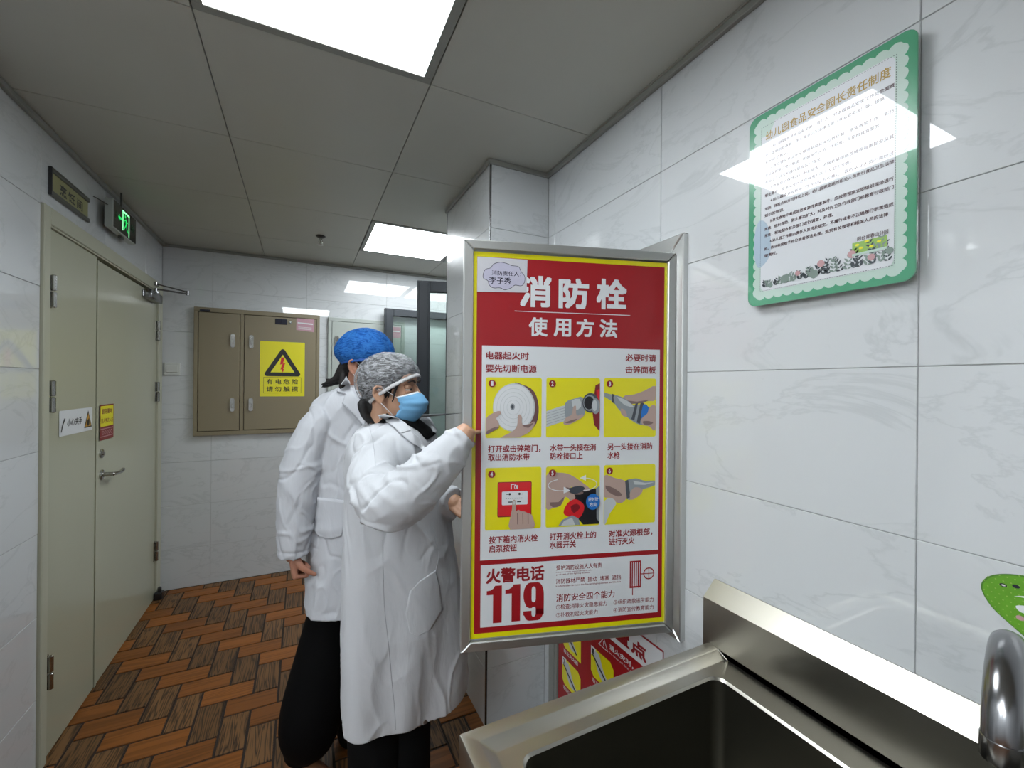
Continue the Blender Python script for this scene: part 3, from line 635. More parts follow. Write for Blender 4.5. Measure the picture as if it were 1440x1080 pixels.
# mitred rails as lofts
def mitre(bm, rect, fw, x0, x1, frame):
    a0, b0, a1, b1 = rect
    o = [(a0, b0), (a1, b0), (a1, b1), (a0, b1)]; i = [(a0+fw, b0+fw), (a1-fw, b0+fw), (a1-fw, b1-fw), (a0+fw, b1-fw)]
    g = .0004
    for k in range(4):
        k2 = (k+1) % 4; q = [o[k], o[k2], i[k2], i[k]]
        c = (sum(p[0] for p in q)/4, sum(p[1] for p in q)/4); q = [(p[0]+(c[0]-p[0])*g*4, p[1]+(c[1]-p[1])*g*8) for p in q]
        s = .003; cq = [(p[0]*(1-.0)+0, p[1]) for p in q]
        ins = []
        n_ = 4
        for j in range(4):
            a, b, c_ = Vector(q[j-1]), Vector(q[j]), Vector(q[(j+1) % 4]); d1 = (a-b).normalized(); d2 = (c_-b).normalized(); sn = abs(d1.cross(d2)) or 1
            ins.append(tuple(b+(d1+d2)*s/sn))
        loft(bm, [[frame(p[0], p[1], x0) for p in q], [frame(p[0], p[1], x1-.003) for p in q], [frame(p[0], p[1], x1) for p in ins]])
bm = NB(); mitre(bm, (Y0, Z0, Y1, Z1), FW, 0, .022, lambda u, v, w: Vector((XR-w, u, v))); obj('frame', bm, M['alu'], HB)
bm = NB(); bx(bm, (XR-.004, Y0+FW-.004, Z0+FW-.004), (XR-.001, Y1-FW+.004, Z1-FW+.004)); bx(bm, (XR-.02, Y0+FW, Z0+FW), (XR-.004, Y0+FW+.012, Z1-FW), .001); bx(bm, (XR-.02, Y0+FW, Z0+FW), (XR-.004, Y1-FW, Z0+FW+.012), .001)
obj('box_interior', bm, M['greyd'], HB)
HT = 1.122
bm = NB(); mitre(bm, (-.026, -.032, HWd+.022, HT+.034), .0275, -.030, .010, fp)
bx(bm, (.001, 0, -.024), (HWd-.004, HT+.006, -.002), 0, fp)
door = obj('door', bm, M['alu'], HB)
for v in (.10, .56, 1.02):
    bm = NB(); tube(bm, [fp(HWd+.016, v, -.036), fp(HWd+.016, v+.08, -.036)], .006, 10); obj('hinge', bm, M['chrome'], door)
W0 = .0015
bm = NB(); bx(bm, (0, 0, -.001), (HWd, HT, W0), 0, fp); obj('yellow_border', bm, M['yel'], door)
def rect(u0, v0, u1, v1): return [(u0, v0), (u1, v0), (u1, v1), (u0, v1)]
bm = NB()
poly(bm, rect(.0125, .014, .5995, 1.108), fp, W0+.0004, 0)
poly(bm, rect(.029, .272, .586, .896), fp, W0+.0008, 1); poly(bm, rect(.031, .910, .586, 1.091), fp, W0+.0008, 1)
poly(bm, rect(.124, .1675, .486, .1695), fp, W0+.0008, 1)
flat('poster_sheet', bm, [M['red'], M['white']], door, hn)
bm = NB(); a = W0+.0012
for s, b in (('消', (.137, .062, .235, .155)), ('防', (.257, .064, .352, .155)), ('栓', (.376, .060, .474, .153))): text(bm, s, b, fp, a, 0, .029)
for s, b in (('使', (.167, .185, .224, .241)), ('用', (.243, .186, .297, .240)), ('方', (.313, .184, .369, .239)), ('法', (.387, .183, .444, .239))): text(bm, s, b, fp, a, 0, .026)
flat('title_lettering', bm, [M['white']], door, hn, 'white title lettering on red')
bm = NB()
for s, b, bo in (('电器起火时', (.041, .289, .168, .312), .018), ('要先切断电源', (.040, .326, .192, .350), .018), ('必要时请', (.472, .287, .573, .310), .018), ('击碎面板', (.472, .324, .573, .347), .018),
    ('打开或击碎箱门，', (.049, .562, .206, .584), .022), ('取出消防水带', (.049, .587, .173, .608), .022), ('水带一头接在消', (.235, .562, .379, .583), .022), ('防栓接口上', (.235, .587, .337, .608), .022), ('另一头接在消防', (.416, .561, .564, .583), .022), ('水枪', (.416, .587, .456, .609), .022),
    ('按下箱内消火栓', (.054, .827, .200, .849), .022), ('启泵按钮', (.054, .853, .137, .875), .022), ('打开消火栓上的', (.236, .827, .382, .849), .022), ('水阀开关', (.236, .852, .318, .874), .022), ('对准火源根部，', (.422, .827, .566, .850), .022), ('进行灭火', (.423, .852, .507, .874), .022),
    ('火警电话', (.047, .921, .221, .965), .03), ('爱护消防设施人人有责', (.257, .925, .401, .940), .006), ('消防器材严禁  挪动  堵塞  遮挡', (.257, .965, .463, .980), .004), ('消防安全四个能力', (.258, 1.011, .443, 1.034), .01),
    ('It is everyone\'s responsibility to take', (.257, .943, .371, .948), 0), ('good care of fire fighting facilities', (.257, .950, .362, .955), 0), ('It is forbidden to move the fire-fighting equipment and block it', (.257, .984, .463, .991), 0),
    ('①检查消除火灾隐患能力', (.258, 1.042, .419, 1.057), .004), ('②扑救初起火灾能力', (.258, 1.066, .389, 1.081), .004), ('③组织疏散逃生能力', (.440, 1.042, .572, 1.057), .004), ('④消防宣传教育能力', (.440, 1.066, .572, 1.081), .004)):
    text(bm, s, b, fp, a, 0, bo)
def dig(x0, x1, y0, y1, pts, mi, w): poly(bm, [(x0+p[0]*(x1-x0), y0+p[1]*(y1-y0)) for p in pts], fp, w, mi)
for x0, x1 in ((.049, .096), (.104, .151)): dig(x0, x1, .972, 1.081, [(0, .13), (.22, .12), (.42, .07), (.52, 0), (.95, 0), (.95, 1), (.40, 1), (.40, .24), (0, .24)], 1, a)
x9 = (.158, .220, .970, 1.083)
dig(*x9, rrect(0, 0, 1, .66, .33, 6), 1, a); dig(*x9, [(.55, .3), (1, .3), (1, .7), (.55, .9)], 1, a+.0001); dig(*x9, rrect(0, .55, 1, 1, .30, 6), 1, a+.0002); dig(*x9, [(0, .74), (.42, .74), (.42, .85), (0, .85)], 1, a+.00025)
dig(*x9, rrect(.40, .11, .60, .52, .08, 3), 2, a+.0004); dig(*x9, [(-.02, .67), (.60, .67), (.60, .74), (-.02, .74)], 2, a+.0004); dig(*x9, [(-.04, .52), (.02, .56), (.12, .62), (.3, .67), (-.04, .68)], 2, a+.0004); dig(*x9, rrect(.40, .64, .60, .90, .08, 3), 2, a+.0005)
for k in range(6): poly(bm, rrect(.492+k*.0066, .926, .4958+k*.0066, 1.010, .0015, 2), fp, a, 1)
poly(bm, rect(.492, .926, .529, .931), fp, a+.0002, 1); poly(bm, rect(.492, 1.004, .529, 1.009), fp, a+.0002, 1); poly(bm, rect(.5005, 1.01, .5030, 1.032), fp, a, 1); poly(bm, rect(.529, .9665, .541, .9695), fp, a, 1)
def ring(cx, cy, r0, r1, w, mi, n=28):
    for k in range(n):
        t0_, t1_ = 2*PI*k/n, 2*PI*(k+1)/n
        poly(bm, [(cx+r0*math.cos(t0_), cy+r0*math.sin(t0_)), (cx+r1*math.cos(t0_), cy+r1*math.sin(t0_)), (cx+r1*math.cos(t1_), cy+r1*math.sin(t1_)), (cx+r0*math.cos(t1_), cy+r0*math.sin(t1_))], fp, w, mi)
ring(.555, .968, .0150, .0185, a, 1); poly(bm, rect(.540, .9668, .570, .9692), fp, a+.0001, 1); poly(bm, rect(.5538, .952, .5562, .984), fp, a+.0002, 1)
flat('red_lettering', bm, [M['dred'], M['red'], M['white']], door, hn, 'red lettering and the number 119')

# the six step pictures
def picture(k, u0, v0, u1, v1, draw):
    bm = NB(); poly(bm, rrect(u0, v0, u1, v1, .006, 3), fp, a, 0)
    mats = [M['yel'], M['white'], M['greyp'], M['greyd'], M['greyl'], M['skinp'], M['skind'], M['redp'], M['redk'], M['black'], M['blue'], M['brown'], M['dred']]
    lay = [a]
    def add(pts, mi, sm=0):
        lay[0] += .00012
        def cl(p): return (min(max(p[0], u0+.0008), u1-.0008), min(max(p[1], v0+.0008), v1-.0008))
        pts = [cl(p) for p in (smooth_poly(pts, sm) if sm else pts)]
        q = [pts[0]]
        for p in pts[1:]:
            if abs(p[0]-q[-1][0])+abs(p[1]-q[-1][1]) > 1e-5: q.append(p)
        if abs(q[0][0]-q[-1][0])+abs(q[0][1]-q[-1][1]) < 1e-5: q.pop()
        if len(q) > 2: poly(bm, q, fp, lay[0], mi)
    draw(add)
    add(circ(u0+.018, v0+.018, .0105, 18), 12)
    text(bm, str(k), (u0+.0145, v0+.011, u0+.0215, v0+.025), fp, lay[0]+.0002, 1, .03)
    o = flat('step_picture', bm, mats, door, hn); return o
def seg(p, q, wa, wb):
    d = (Vector(q)-Vector(p)).normalized(); n_ = Vector((-d.y, d.x)); p, q = Vector(p), Vector(q)
    return [tuple(p+n_*wa/2), tuple(q+n_*wb/2), tuple(q-n_*wb/2), tuple(p-n_*wa/2)]
def d1(A):
    A([(.15, .385), (.185, .405), (.199, .45), (.192, .50), (.16, .52), (.12, .52), (.12, .39)], 11, 3)
    A(circ(.125, .452, .063, 40, .071), 4); A(circ(.124, .452, .060, 40, .068), 1)
    for r in (.050, .040, .030, .020): A(circ(.123, .452, r, 32, r*1.13), 4); A(circ(.123, .452, r-.0012, 32, (r-.0012)*1.13), 1)
    A(circ(.120, .450, .007, 14, .010), 2); A(circ(.120, .450, .004, 12, .006), 3)
    A([(.042, .485), (.065, .467), (.082, .462), (.086, .470), (.072, .483), (.08, .497), (.078, .512), (.06, .520), (.042, .528)], 5, 3); A([(.045, .52), (.07, .508), (.08, .51), (.06, .522), (.042, .53)], 6, 2)
    A([(.085, .541), (.12, .522), (.134, .505), (.136, .478), (.142, .472), (.148, .480), (.150, .502), (.17, .500), (.186, .493), (.184, .508), (.165, .528), (.13, .541)], 5, 3)
    A([(.15, .505), (.172, .501), (.184, .497), (.168, .512)], 6, 2)
def d2(A):
    A([(.222, .463), (.262, .450), (.283, .445), (.290, .49), (.262, .498), (.222, .510)], 4, 0)
    for k in range(5): A(seg((.223, .470+k*.008), (.283, .452+k*.008), .0012, .0012), 2)
    A([(.28, .440), (.31, .425), (.334, .421), (.343, .448), (.338, .478), (.30, .492), (.285, .495)], 2, 3); A([(.30, .432), (.325, .426), (.33, .45), (.31, .46)], 4, 2)
    A([(.275, .500), (.284, .482), (.300, .474), (.306, .450), (.314, .448), (.316, .476), (.334, .472), (.336, .480), (.316, .492), (.29, .504)], 5, 3); A([(.28, .498), (.30, .49), (.32, .486), (.3, .498)], 6, 2)
    A([(.375, .385), (.3895, .378), (.3895, .524), (.372, .505), (.365, .46), (.37, .42)], 8, 0); A([(.378, .40), (.3885, .395), (.3885, .43), (.38, .43)], 7, 0)
    A(circ(.360, .438, .026, 26, .030), 3); A(circ(.357, .438, .020, 26, .024), 2); A(circ(.355, .438, .016, 22, .020), 9); A(circ(.376, .448, .013, 16, .024), 2); A(circ(.373, .446, .008, 14, .017), 4)
def d3(A):
    A([(.572, .385), (.535, .400), (.50, .412), (.472, .415), (.462, .428), (.47, .440), (.51, .438), (.545, .432), (.572, .428)], 5, 3); A([(.475, .43), (.51, .434), (.55, .428), (.53, .438), (.49, .441)], 6, 2)
    A([(.404, .407), (.430, .413), (.434, .436), (.404, .419)], 2, 0); A([(.428, .410), (.438, .413), (.440, .442), (.428, .436)], 3, 0)
    A([(.436, .415), (.470, .424), (.500, .445), (.53, .440), (.548, .452), (.54, .50), (.52, .505), (.49, .49), (.455, .462), (.438, .44)], 2, 3); A([(.445, .420), (.475, .430), (.50, .450), (.47, .445)], 4, 2)
    A([(.505, .442), (.514, .438), (.502, .492), (.492, .488)], 3, 0); A([(.522, .438), (.534, .438), (.520, .503), (.510, .498)], 3, 0); A([(.53, .445), (.55, .452), (.54, .495), (.524, .49)], 10, 2)
    A([(.458, .455), (.472, .462), (.478, .478), (.468, .480), (.458, .470)], 5, 2)
    A([(.572, .448), (.551, .452), (.545, .470), (.525, .488), (.53, .506), (.55, .510), (.572, .522)], 5, 3); A([(.53, .495), (.55, .494), (.565, .50), (.55, .506), (.535, .505)], 6, 2)
def d4(A):
    A(rrect(.078, .670, .180, .773, .004, 2), 8); A(rrect(.080, .672, .178, .770, .004, 2), 7); A(rrect(.091, .698, .168, .738, .003, 2), 1)
    A(rect(.117, .677, .120, .692), 1); A(rect(.117, .677, .128, .679), 1); A(rect(.135, .680, .138, .692), 1); A(circ(.131, .685, .004, 12, .007), 1); A(circ(.131, .686, .002, 10, .004), 7)
    for x in (.114, .143): A(circ(x, .706, .0035, 12), 9)
    A(rect(.104, .7055, .109, .7075), 3); A(rect(.149, .7055, .154, .7075), 3)
    for x in (.116, .142): A(rect(x-.006, .7275, x+.006, .7305), 9)
    for k in range(8): A(rect(.102+k*.0065, .717, .106+k*.0065, .7195), 2)
    A([(.116, .809), (.117, .770), (.121, .750), (.122, .728), (.127, .722), (.132, .728), (.133, .755), (.140, .752), (.148, .757), (.158, .758), (.166, .762), (.176, .766), (.183, .775), (.186, .809)], 5, 3)
    for x in (.136, .152, .168): A([(x, .762), (x+.002, .762), (x+.003, .795), (x+.001, .795)], 6)
    A(circ(.127, .731, .0035, 10, .006), 4)
def d5(A):
    A([(.315, .69), (.345, .70), (.391, .697), (.391, .806), (.34, .806), (.30, .76)], 9, 0); A([(.380, .697), (.391, .69), (.391, .80), (.383, .79)], 2)
    A([(.223, .655), (.26, .647), (.30, .655), (.345, .685), (.362, .702), (.335, .705), (.30, .690), (.315, .722), (.302, .734), (.285, .720), (.27, .745), (.245, .752), (.223, .750)], 5, 3)
    A([(.235, .735), (.262, .735), (.28, .72), (.27, .745), (.245, .75)], 6, 2); A([(.285, .69), (.31, .70), (.34, .708), (.33, .715), (.30, .71)], 6, 2); A([(.295, .695), (.33, .688), (.345, .698), (.32, .712), (.30, .708)], 3, 2)
    A([(.290, .740), (.312, .728), (.330, .735), (.343, .750), (.338, .772), (.325, .785), (.295, .780), (.278, .768)], 7, 3); A([(.30, .75), (.32, .742), (.33, .755), (.31, .77)], 8, 2)
    A([(.275, .788), (.305, .776), (.325, .786), (.33, .806), (.262, .806)], 2, 0); A([(.28, .792), (.305, .783), (.315, .806), (.27, .806)], 4, 0)
    for k in range(26):
        for cx, sg, t0_, t1_ in ((.272, 1, 60, 250), (.338, 1, -80, 90)):
            a0, a1 = math.radians(t0_+(t1_-t0_)*k/26), math.radians(t0_+(t1_-t0_)*(k+1)/26)
            ex = .044; ey = .019
            A([(cx+ex*math.cos(a0), .683+ey*math.sin(a0)), (cx+ex*math.cos(a1), .683+ey*math.sin(a1)), (cx+(ex-.0022)*math.cos(a1), .683+(ey-.0022)*math.sin(a1)), (cx+(ex-.0022)*math.cos(a0), .683+(ey-.0022)*math.sin(a0))], 1)
    A([(.276, .688), (.276, .708), (.297, .700)], 1); A([(.345, .654), (.345, .672), (.326, .663)], 1)
    A(circ(.368, .736, .022, 28, .024), 10)
def d6(A):
    A([(.405, .660), (.44, .668), (.47, .676), (.486, .690), (.484, .72), (.47, .742), (.45, .745), (.425, .728), (.405, .722)], 5, 3); A([(.41, .69), (.44, .70), (.465, .72), (.45, .725), (.42, .71)], 6, 2)
    A([(.406, .738), (.433, .730), (.445, .748), (.425, .775), (.412, .806), (.406, .806)], 4, 2)
    A([(.475, .680), (.500, .672), (.515, .672), (.54, .68), (.574, .680), (.574, .694), (.545, .702), (.52, .712), (.50, .730), (.482, .735)], 2, 2); A([(.474, .678), (.484, .674), (.492, .728), (.480, .735)], 3, 0)
    A([(.50, .678), (.54, .686), (.572, .684), (.54, .692), (.505, .690)], 4, 0)
    A([(.490, .715), (.503, .700), (.520, .700), (.532, .708), (.524, .722), (.505, .734), (.492, .735)], 5, 3)
for k, b, f in ((1, (.041, .364, .208, .541), d1), (2, (.222, .363, .390, .541), d2), (3, (.403, .362, .574, .543), d3), (4, (.042, .628, .209, .810), d4), (5, (.223, .628, .392, .810), d5), (6, (.405, .628, .574, .810), d6)): picture(k, *b, f)
bm = NB(); text(bm, '逆时针', (.352, .722, .384, .734), fp, a+.0100, 0, .02); text(bm, '方向', (.356, .738, .380, .750), fp, a+.0100, 0, .02); flat('badge_lettering', bm, [M['white']], door, hn)
# name note stuck on the corner
bm = NB(); b0 = W0+.0016; poly(bm, [(.013, .015), (.161, .016), (.159, .113), (.013, .117)], fp, b0, 0)
cloud = [(.030, .068), (.036, .052), (.052, .046), (.060, .035), (.080, .028), (.100, .031), (.114, .036), (.134, .038), (.142, .052), (.153, .066), (.152, .084), (.143, .094), (.124, .093), (.112, .102), (.094, .108), (.080, .103), (.060, .104), (.048, .096), (.044, .084), (.032, .078)]
poly(bm, smooth_poly(cloud, 4), fp, b0+.0002, 1)
c2 = smooth_poly(cloud, 4)
for p, q in zip(c2, c2[1:]+c2[:1]):
    if (Vector(p)-Vector(q)).length > 1e-5: poly(bm, seg(p, q, .0012, .0012), fp, b0+.0004, 2)
text(bm, '消防责任人：', (.055, .053, .142, .067), fp, b0+.0005, 2, .0)
text(bm, '李子秀', (.048, .072, .112, .092), fp, b0+.0005, 2, .005)
flat('name_note', bm, [M['paper'], M['lav'], M['ink']], door, hn, 'laminated note with a hand-drawn cloud')

# red extinguisher poster low on the right wall
fw_ = lambda u, v, w: Vector((XR-.006-w, 1.660-u, .697-v)); NXm = Vector((-1, 0, 0))
t = empty('extinguisher_poster', (XR, 1.345, .10), 'red and white fire extinguisher poster low on the wall behind the sink', 'poster')
bm = NB(); bx(bm, (0, 0, -.0055), (.627, .597, 0), .001, fw_); sh = obj('sheet', bm, M['red'], t)
bm = NB(); poly(bm, rect(.0, .003, .627, .101), fw_, .0004, 0); poly(bm, rect(0, 0, .627, .003), fw_, .0005, 1)
for r_ in range(2):
    for c_ in range(4):
        u, v = .035+c_*.142*1.0+c_*.068, .189+r_*.164
        if u+.14 > .62: continue
        pts = [(u, v), (u+.12, v), (u+.14, v+.02), (u+.14, v+.118), (u+.02, v+.118), (u, v+.1)]
        poly(bm, pts, fw_, .0004, 2); poly(bm, smooth_poly([(u+.02, v+.02), (u+.05, v+.01), (u+.08, v+.06), (u+.11, v+.09), (u+.07, v+.1), (u+.04, v+.07)], 3), fw_, .0007, 3)
        poly(bm, seg((u+.01, v+.03), (u+.11, v+.1), .008, .01), fw_, .0010, 5); poly(bm, rect(u, v, u+.03, v+.035), fw_, .0006, 0)
        text(bm, str(r_*3+c_), (u+.008, v+.006, u+.02, v+.028), fw_, .0012, 5, .02)
        text(bm, '取出灭火器', (u+.01, v+.124, u+.12, v+.142), fw_, .0006, 0, .01)
text(bm, '灭火器放置点', (.06, .030, .555, .084), fw_, .0008, 1, .03, 1.1)
poly(bm, seg((.295, .158), (.325, .118), .003, .003), fw_, .0006, 0); poly(bm, seg((.325, .118), (.350, .158), .003, .003), fw_, .0006, 0); poly(bm, seg((.292, .157), (.352, .157), .003, .003), fw_, .0007, 0); poly(bm, rect(.323, .13, .327, .148), fw_, .0006, 0)
text(bm, '遇火灾时，请取用', (.36, .120, .60, .142), fw_, .0008, 0, .02); text(bm, 'In case of fire please take it', (.36, .150, .58, .160), fw_, .0008, 0, 0)
flat('print', bm, [M['white'], M['dred'], M['yel'], M['greyl'], M['skinp'], M['black']], sh, NXm)
bm = NB(); bx(bm, (XR-.014, 1.665, .0), (XR, 1.683, .76), .003); bx(bm, (XR-.006, 1.70, 0), (XR, 1.745, .76), .001); setp(obj('trim_8', bm, M['cove']), 'upright grey strip left of the red extinguisher poster', 'trim', kind='structure')

# ------------------------------------------------------------------ green notice board on the right wall
fg = lambda u, v, w: Vector((1.0448-w, .733-u, 2.256-v)); GW, GH = .341, .486
t = empty('notice_board', (1.06, .563, 1.77), 'green bordered acrylic notice board hung on the right wall', 'notice board')
pts = rrect(0, 0, GW, GH, .022, 6); bm = NB(); loft(bm, [[fg(p[0], p[1], -.006) for p in pts], [fg(p[0], p[1], 0) for p in pts]]); pb = obj('panel', bm, M['acryl'], t)
for u, v in ((.018, .018), (GW-.018, .018), (.018, GH-.018), (GW-.018, GH-.018)):
    bm = NB(); tube(bm, [fg(u, v, -.0245), fg(u, v, -.0075)], .006, 10, caps=False); obj('standoff', bm, M['chrome'], t)
bm = NB(); poly(bm, rrect(.001, .001, GW-.001, GH-.001, .021, 6), fg, .0003, 0)
poly(bm, rrect(.026, .026, GW-.026, GH-.026, .01, 4), fg, .0006, 1)
nu, nv = 13, 19; sr = .0135
for k in range(nu):
    u = .034+(GW-.068)*k/(nu-1)
    for v in (.027, GH-.027): poly(bm, circ(u, v, sr, 14), fg, .0005+.00002*(k % 2), 1)
for k in range(nv):
    v = .034+(GH-.068)*k/(nv-1)
    for u in (.027, GW-.027): poly(bm, circ(u, v, sr, 14), fg, .00056+.00002*(k % 2), 1)
poly(bm, rrect(.034, .034, GW-.034, GH-.034, .014, 4), fg, .0009, 2)
poly(bm, smooth_poly([(.018, .30), (.03, .27), (.05, .285), (.06, .33), (.055, .37), (.03, .39), (.018, .36)], 4), fg, .0011, 3)
poly(bm, smooth_poly([(.03, .03), (.065, .03), (.06, .05), (.045, .062), (.03, .055)], 4), fg, .0011, 1)
for (ua, va, ub, vb) in ((.033, .036, .308, .036), (.033, GH-.036, .308, GH-.036), (.033, .036, .033, GH-.036), (.308, .036, .308, GH-.036)):
    n_ = int(((ub-ua)+(vb-va))/.0048)
    for k in range(n_):
        u, v = ua+(ub-ua)*k/n_, va+(vb-va)*k/n_; d = (.0027 if ub > ua else .0009, .0009 if ub > ua else .0027)
        poly(bm, rect(u, v, u+d[0], v+d[1]), fg, .0013, 4)
flat('print', bm, [M['green'], M['gmint'], M['gpaper'], M['sky'], M['leafd']], pb, NXm)
bm = NB(); text(bm, '幼儿园食品安全园长责任制度', (.045, .052, .300, .074), fg, .0014, 0, .012, 1.05)
body = ['　1.幼儿园园长是食品安全第一责任人，对本园食品安全工作负全面责', '任，定期组织教职工学习食品卫生法律法规（食品安全法）等，提高', '安全防范意识。', '　2.建立健全食品安全管理制度和岗位责任制，落实各项工作，实行', '食品采购索证登记制度，明确岗位人员工作职责，定期检查食堂的', '食品卫生状况和操作规程执行情况。', '　3.食堂应当保持内外环境整洁，消除老鼠蟑螂苍蝇等有害昆虫及其',
        '孳生条件，食堂从业人员应有良好的个人卫生习惯。', '　4.幼儿园食堂应取得卫生许可证方可营业；园内从业人员必须经过', '培训，体检合格方可持证上岗。幼儿园要定期对相关人员进行食品卫生法律', '知识的培训。', '　5.发生食物中毒或其他食源性疾患事件，应按照预案立即组织现场进行', '抢救，组织救助，防止事态扩大，并及时向卫生行政部门和教育行政部门', '报告，积极配合有关部门进行调查，处理。', '　6.幼儿园工作是由责任人员违反规定，不履行或者不正确履行职责造成', '的，依法依规给予处分或者依法处理，追究有关领导和相关人员的法律', '律责任。']
y = .090
for s in body:
    n_ = len(s.replace('　', '')); lead = .014 if s[0] == '　' else 0; wid = min(.262, .262*(n_+ (2 if lead else 0))/32)
    text(bm, s.replace('　', ''), (.044+lead, y, .044+max(lead+.02, wid), y+.0084), fg, .0014, 1, .02); y += .0168
text(bm, '阳台青春山分园', (.245, .376, .298, .385), fg, .0014, 1, .01)
flat('lettering', bm, [M['gold'], M['maroon']], pb, NXm, 'gold title and small maroon text')
bm = NB(); poly(bm, rect(.236, .387, .296, .414), fg, .0015, 0); poly(bm, rect(.236, .410, .296, .415), fg, .0017, 1)
for u, v in ((.245, .393), (.262, .390), (.252, .401), (.283, .396), (.27, .402)): poly(bm, circ(u, v, .004, 8, .0025), fg, .0018, 2)
flat('small_tag', bm, [M['gtag'], M['gmint'], M['yel']], pb, NXm, 'small green paper tag')
bm = NB(); rnd = random.Random(3)
for k in range(22):
    u = .048+.25*k/21; hgt = .016+.042*max(0, (k/21-.1))*rnd.uniform(.5, 1.15); v0 = GH-.040; mi = 0 if rnd.random() < .55 else 1; lean = rnd.uniform(-.5, .5)
    n_ = 2+int(hgt/.012)
    for s in range(n_+1):
        t_ = (s+1)/(n_+1); uu = u+lean*hgt*t_*t_; vv = v0-hgt*t_
        for sg in (-1, 1):
            an = math.radians(rnd.uniform(25, 65))*sg+lean*.6; l_ = .0125*rnd.uniform(.75, 1.2)*(1.1-.4*t_); du, dv = l_*math.sin(an), -l_*math.cos(an); h_ = .22
            P_ = [(uu, vv), (uu+du*.3-dv*h_*.8, vv+dv*.3+du*h_*.8), (uu+du*.65-dv*h_*.7, vv+dv*.65+du*h_*.7), (uu+du, vv+dv), (uu+du*.65+dv*h_*.7, vv+dv*.65-du*h_*.7), (uu+du*.3+dv*h_*.8, vv+dv*.3-du*h_*.8)]
            poly(bm, P_, fg, .0014+.00003*(k % 7)+.00001*(sg > 0), mi)
for u, v, r_, mi in ((.175, .415, .008, 2), (.095, .432, .010, 1), (.160, .435, .010, 1), (.235, .410, .008, 2), (.06, .440, .006, 1), (.30, .420, .007, 1), (.27, .425, .007, 2), (.125, .425, .006, 2)): poly(bm, smooth_poly([(u-r_, v), (u-.4*r_, v-r_), (u+.6*r_, v-.8*r_), (u+r_, v+.2*r_), (u, v+r_)], 3), fg, .0016, mi)
flat('leaf_print', bm, [M['leafd'], M['leafg'], M['leafp']], pb, NXm)

# lime sticker on the right wall
t = empty('wall_sticker', (XR, .25, 1.12), 'lime green leaf sticker with a smiling face on the wall above the tap', 'sticker')
fq = lambda u, v, w: Vector((XR-w, u, v))
leaf = smooth_poly([(.309, 1.216), (.303, 1.236), (.285, 1.250), (.255, 1.258), (.22, 1.255), (.185, 1.235), (.170, 1.195), (.180, 1.150), (.215, 1.135), (.250, 1.152), (.275, 1.170), (.297, 1.190)], 5)
bm = NB(); poly(bm, leaf, fq, .0008, 1); cx = sum(p[0] for p in leaf)/len(leaf); cy = sum(p[1] for p in leaf)/len(leaf)
poly(bm, [(cx+(p[0]-cx)*.965, cy+(p[1]-cy)*.955) for p in leaf], fq, .0012, 0); flat('leaf', bm, [M['lime'], M['limed']], t, NXm)
bm = NB()
for u, v in ((.2825, 1.232), (.268, 1.236)): poly(bm, circ(u, v, .0045, 12, .003), fq, .0016, 0)
poly(bm, circ(.2822, 1.232, .0025, 8, .0015), fq, .002, 1)
poly(bm, smooth_poly([(.270, 1.219), (.258, 1.221), (.248, 1.216), (.255, 1.210), (.268, 1.204), (.263, 1.196), (.252, 1.197), (.240, 1.205), (.236, 1.215), (.25, 1.226)], 3), fq, .0016, 1)
poly(bm, circ(.263, 1.186, .005, 12, .004), fq, .0016, 2)
for i in range(16):
    for j in range(16):
        u, v = .17+i*.009+(j % 2)*.0045, 1.135+j*.008
        ins = False; n_ = len(leaf)
        for k in range(n_):
            (xa, ya), (xb, yb) = leaf[k], leaf[(k+1) % n_]
            if (ya > v) != (yb > v) and u < (xb-xa)*(v-ya)/(yb-ya)+xa: ins = not ins
        if ins: poly(bm, circ(u, v, .0012, 6), fq, .0014, 3)
flat('face', bm, [M['ink'], M['white'], M['leafp'], M['gtag']], t, NXm)

# ------------------------------------------------------------------ steel sink and tap
S = empty('kitchen_sink', (.68, .25, .0), 'large stainless steel kitchen sink with a raised rim and splashback', 'sink')
def rr3(xl, xr, yn, yf, r, z, n=6): return [Vector((p[0], p[1], z)) for p in rrect(xl, yn, xr, yf, r, n)]
bm = NB(); XS = 1.021; yn = -.55
loft(bm, [rr3(.293, XS, yn, .828, .004, .80), rr3(.293, XS, yn, .828, .004, .8475), rr3(.2945, XS, yn, .8265, .004, .85), rr3(.322, XS, yn, .797, .004, .85), rr3(.325, XS, yn, .794, .004, .8485), rr3(.347, XS, yn, .772, .006, .8365), rr3(.351, XS, yn, .768, .006, .836),
  rr3(.383, .948, -.30, .742, .030, .836), rr3(.388, .943, -.296, .737, .028, .831)], cap=False)
obj('rim', bm, M['steel'], S, 'auto')
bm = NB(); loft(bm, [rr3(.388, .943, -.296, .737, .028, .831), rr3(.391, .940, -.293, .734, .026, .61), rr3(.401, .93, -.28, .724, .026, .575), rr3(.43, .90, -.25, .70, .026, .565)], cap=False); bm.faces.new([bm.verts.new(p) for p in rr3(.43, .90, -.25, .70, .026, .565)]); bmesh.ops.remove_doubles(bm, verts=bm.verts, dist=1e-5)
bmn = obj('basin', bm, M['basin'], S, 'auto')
bm = NB(); prof = [(XS, .832), (XS, .9705), (XS+.0015, .972), (1.066, 1.0125), (1.0685, 1.0125), (1.0685, .832)]
loft(bm, [[Vector((x, y, z)) for x, z in prof] for y in (yn, .843)]); obj('splashback', bm, M['steel'], S)
bm = NB(); bx(bm, (.294, yn, .80), (.298, .825, .60)); obj('apron', bm, M['steel'], S)
bm = NB(); bx(bm, (.298, .822, .80), (XS, .826, .60)); obj('apron', bm, M['steel'], S)
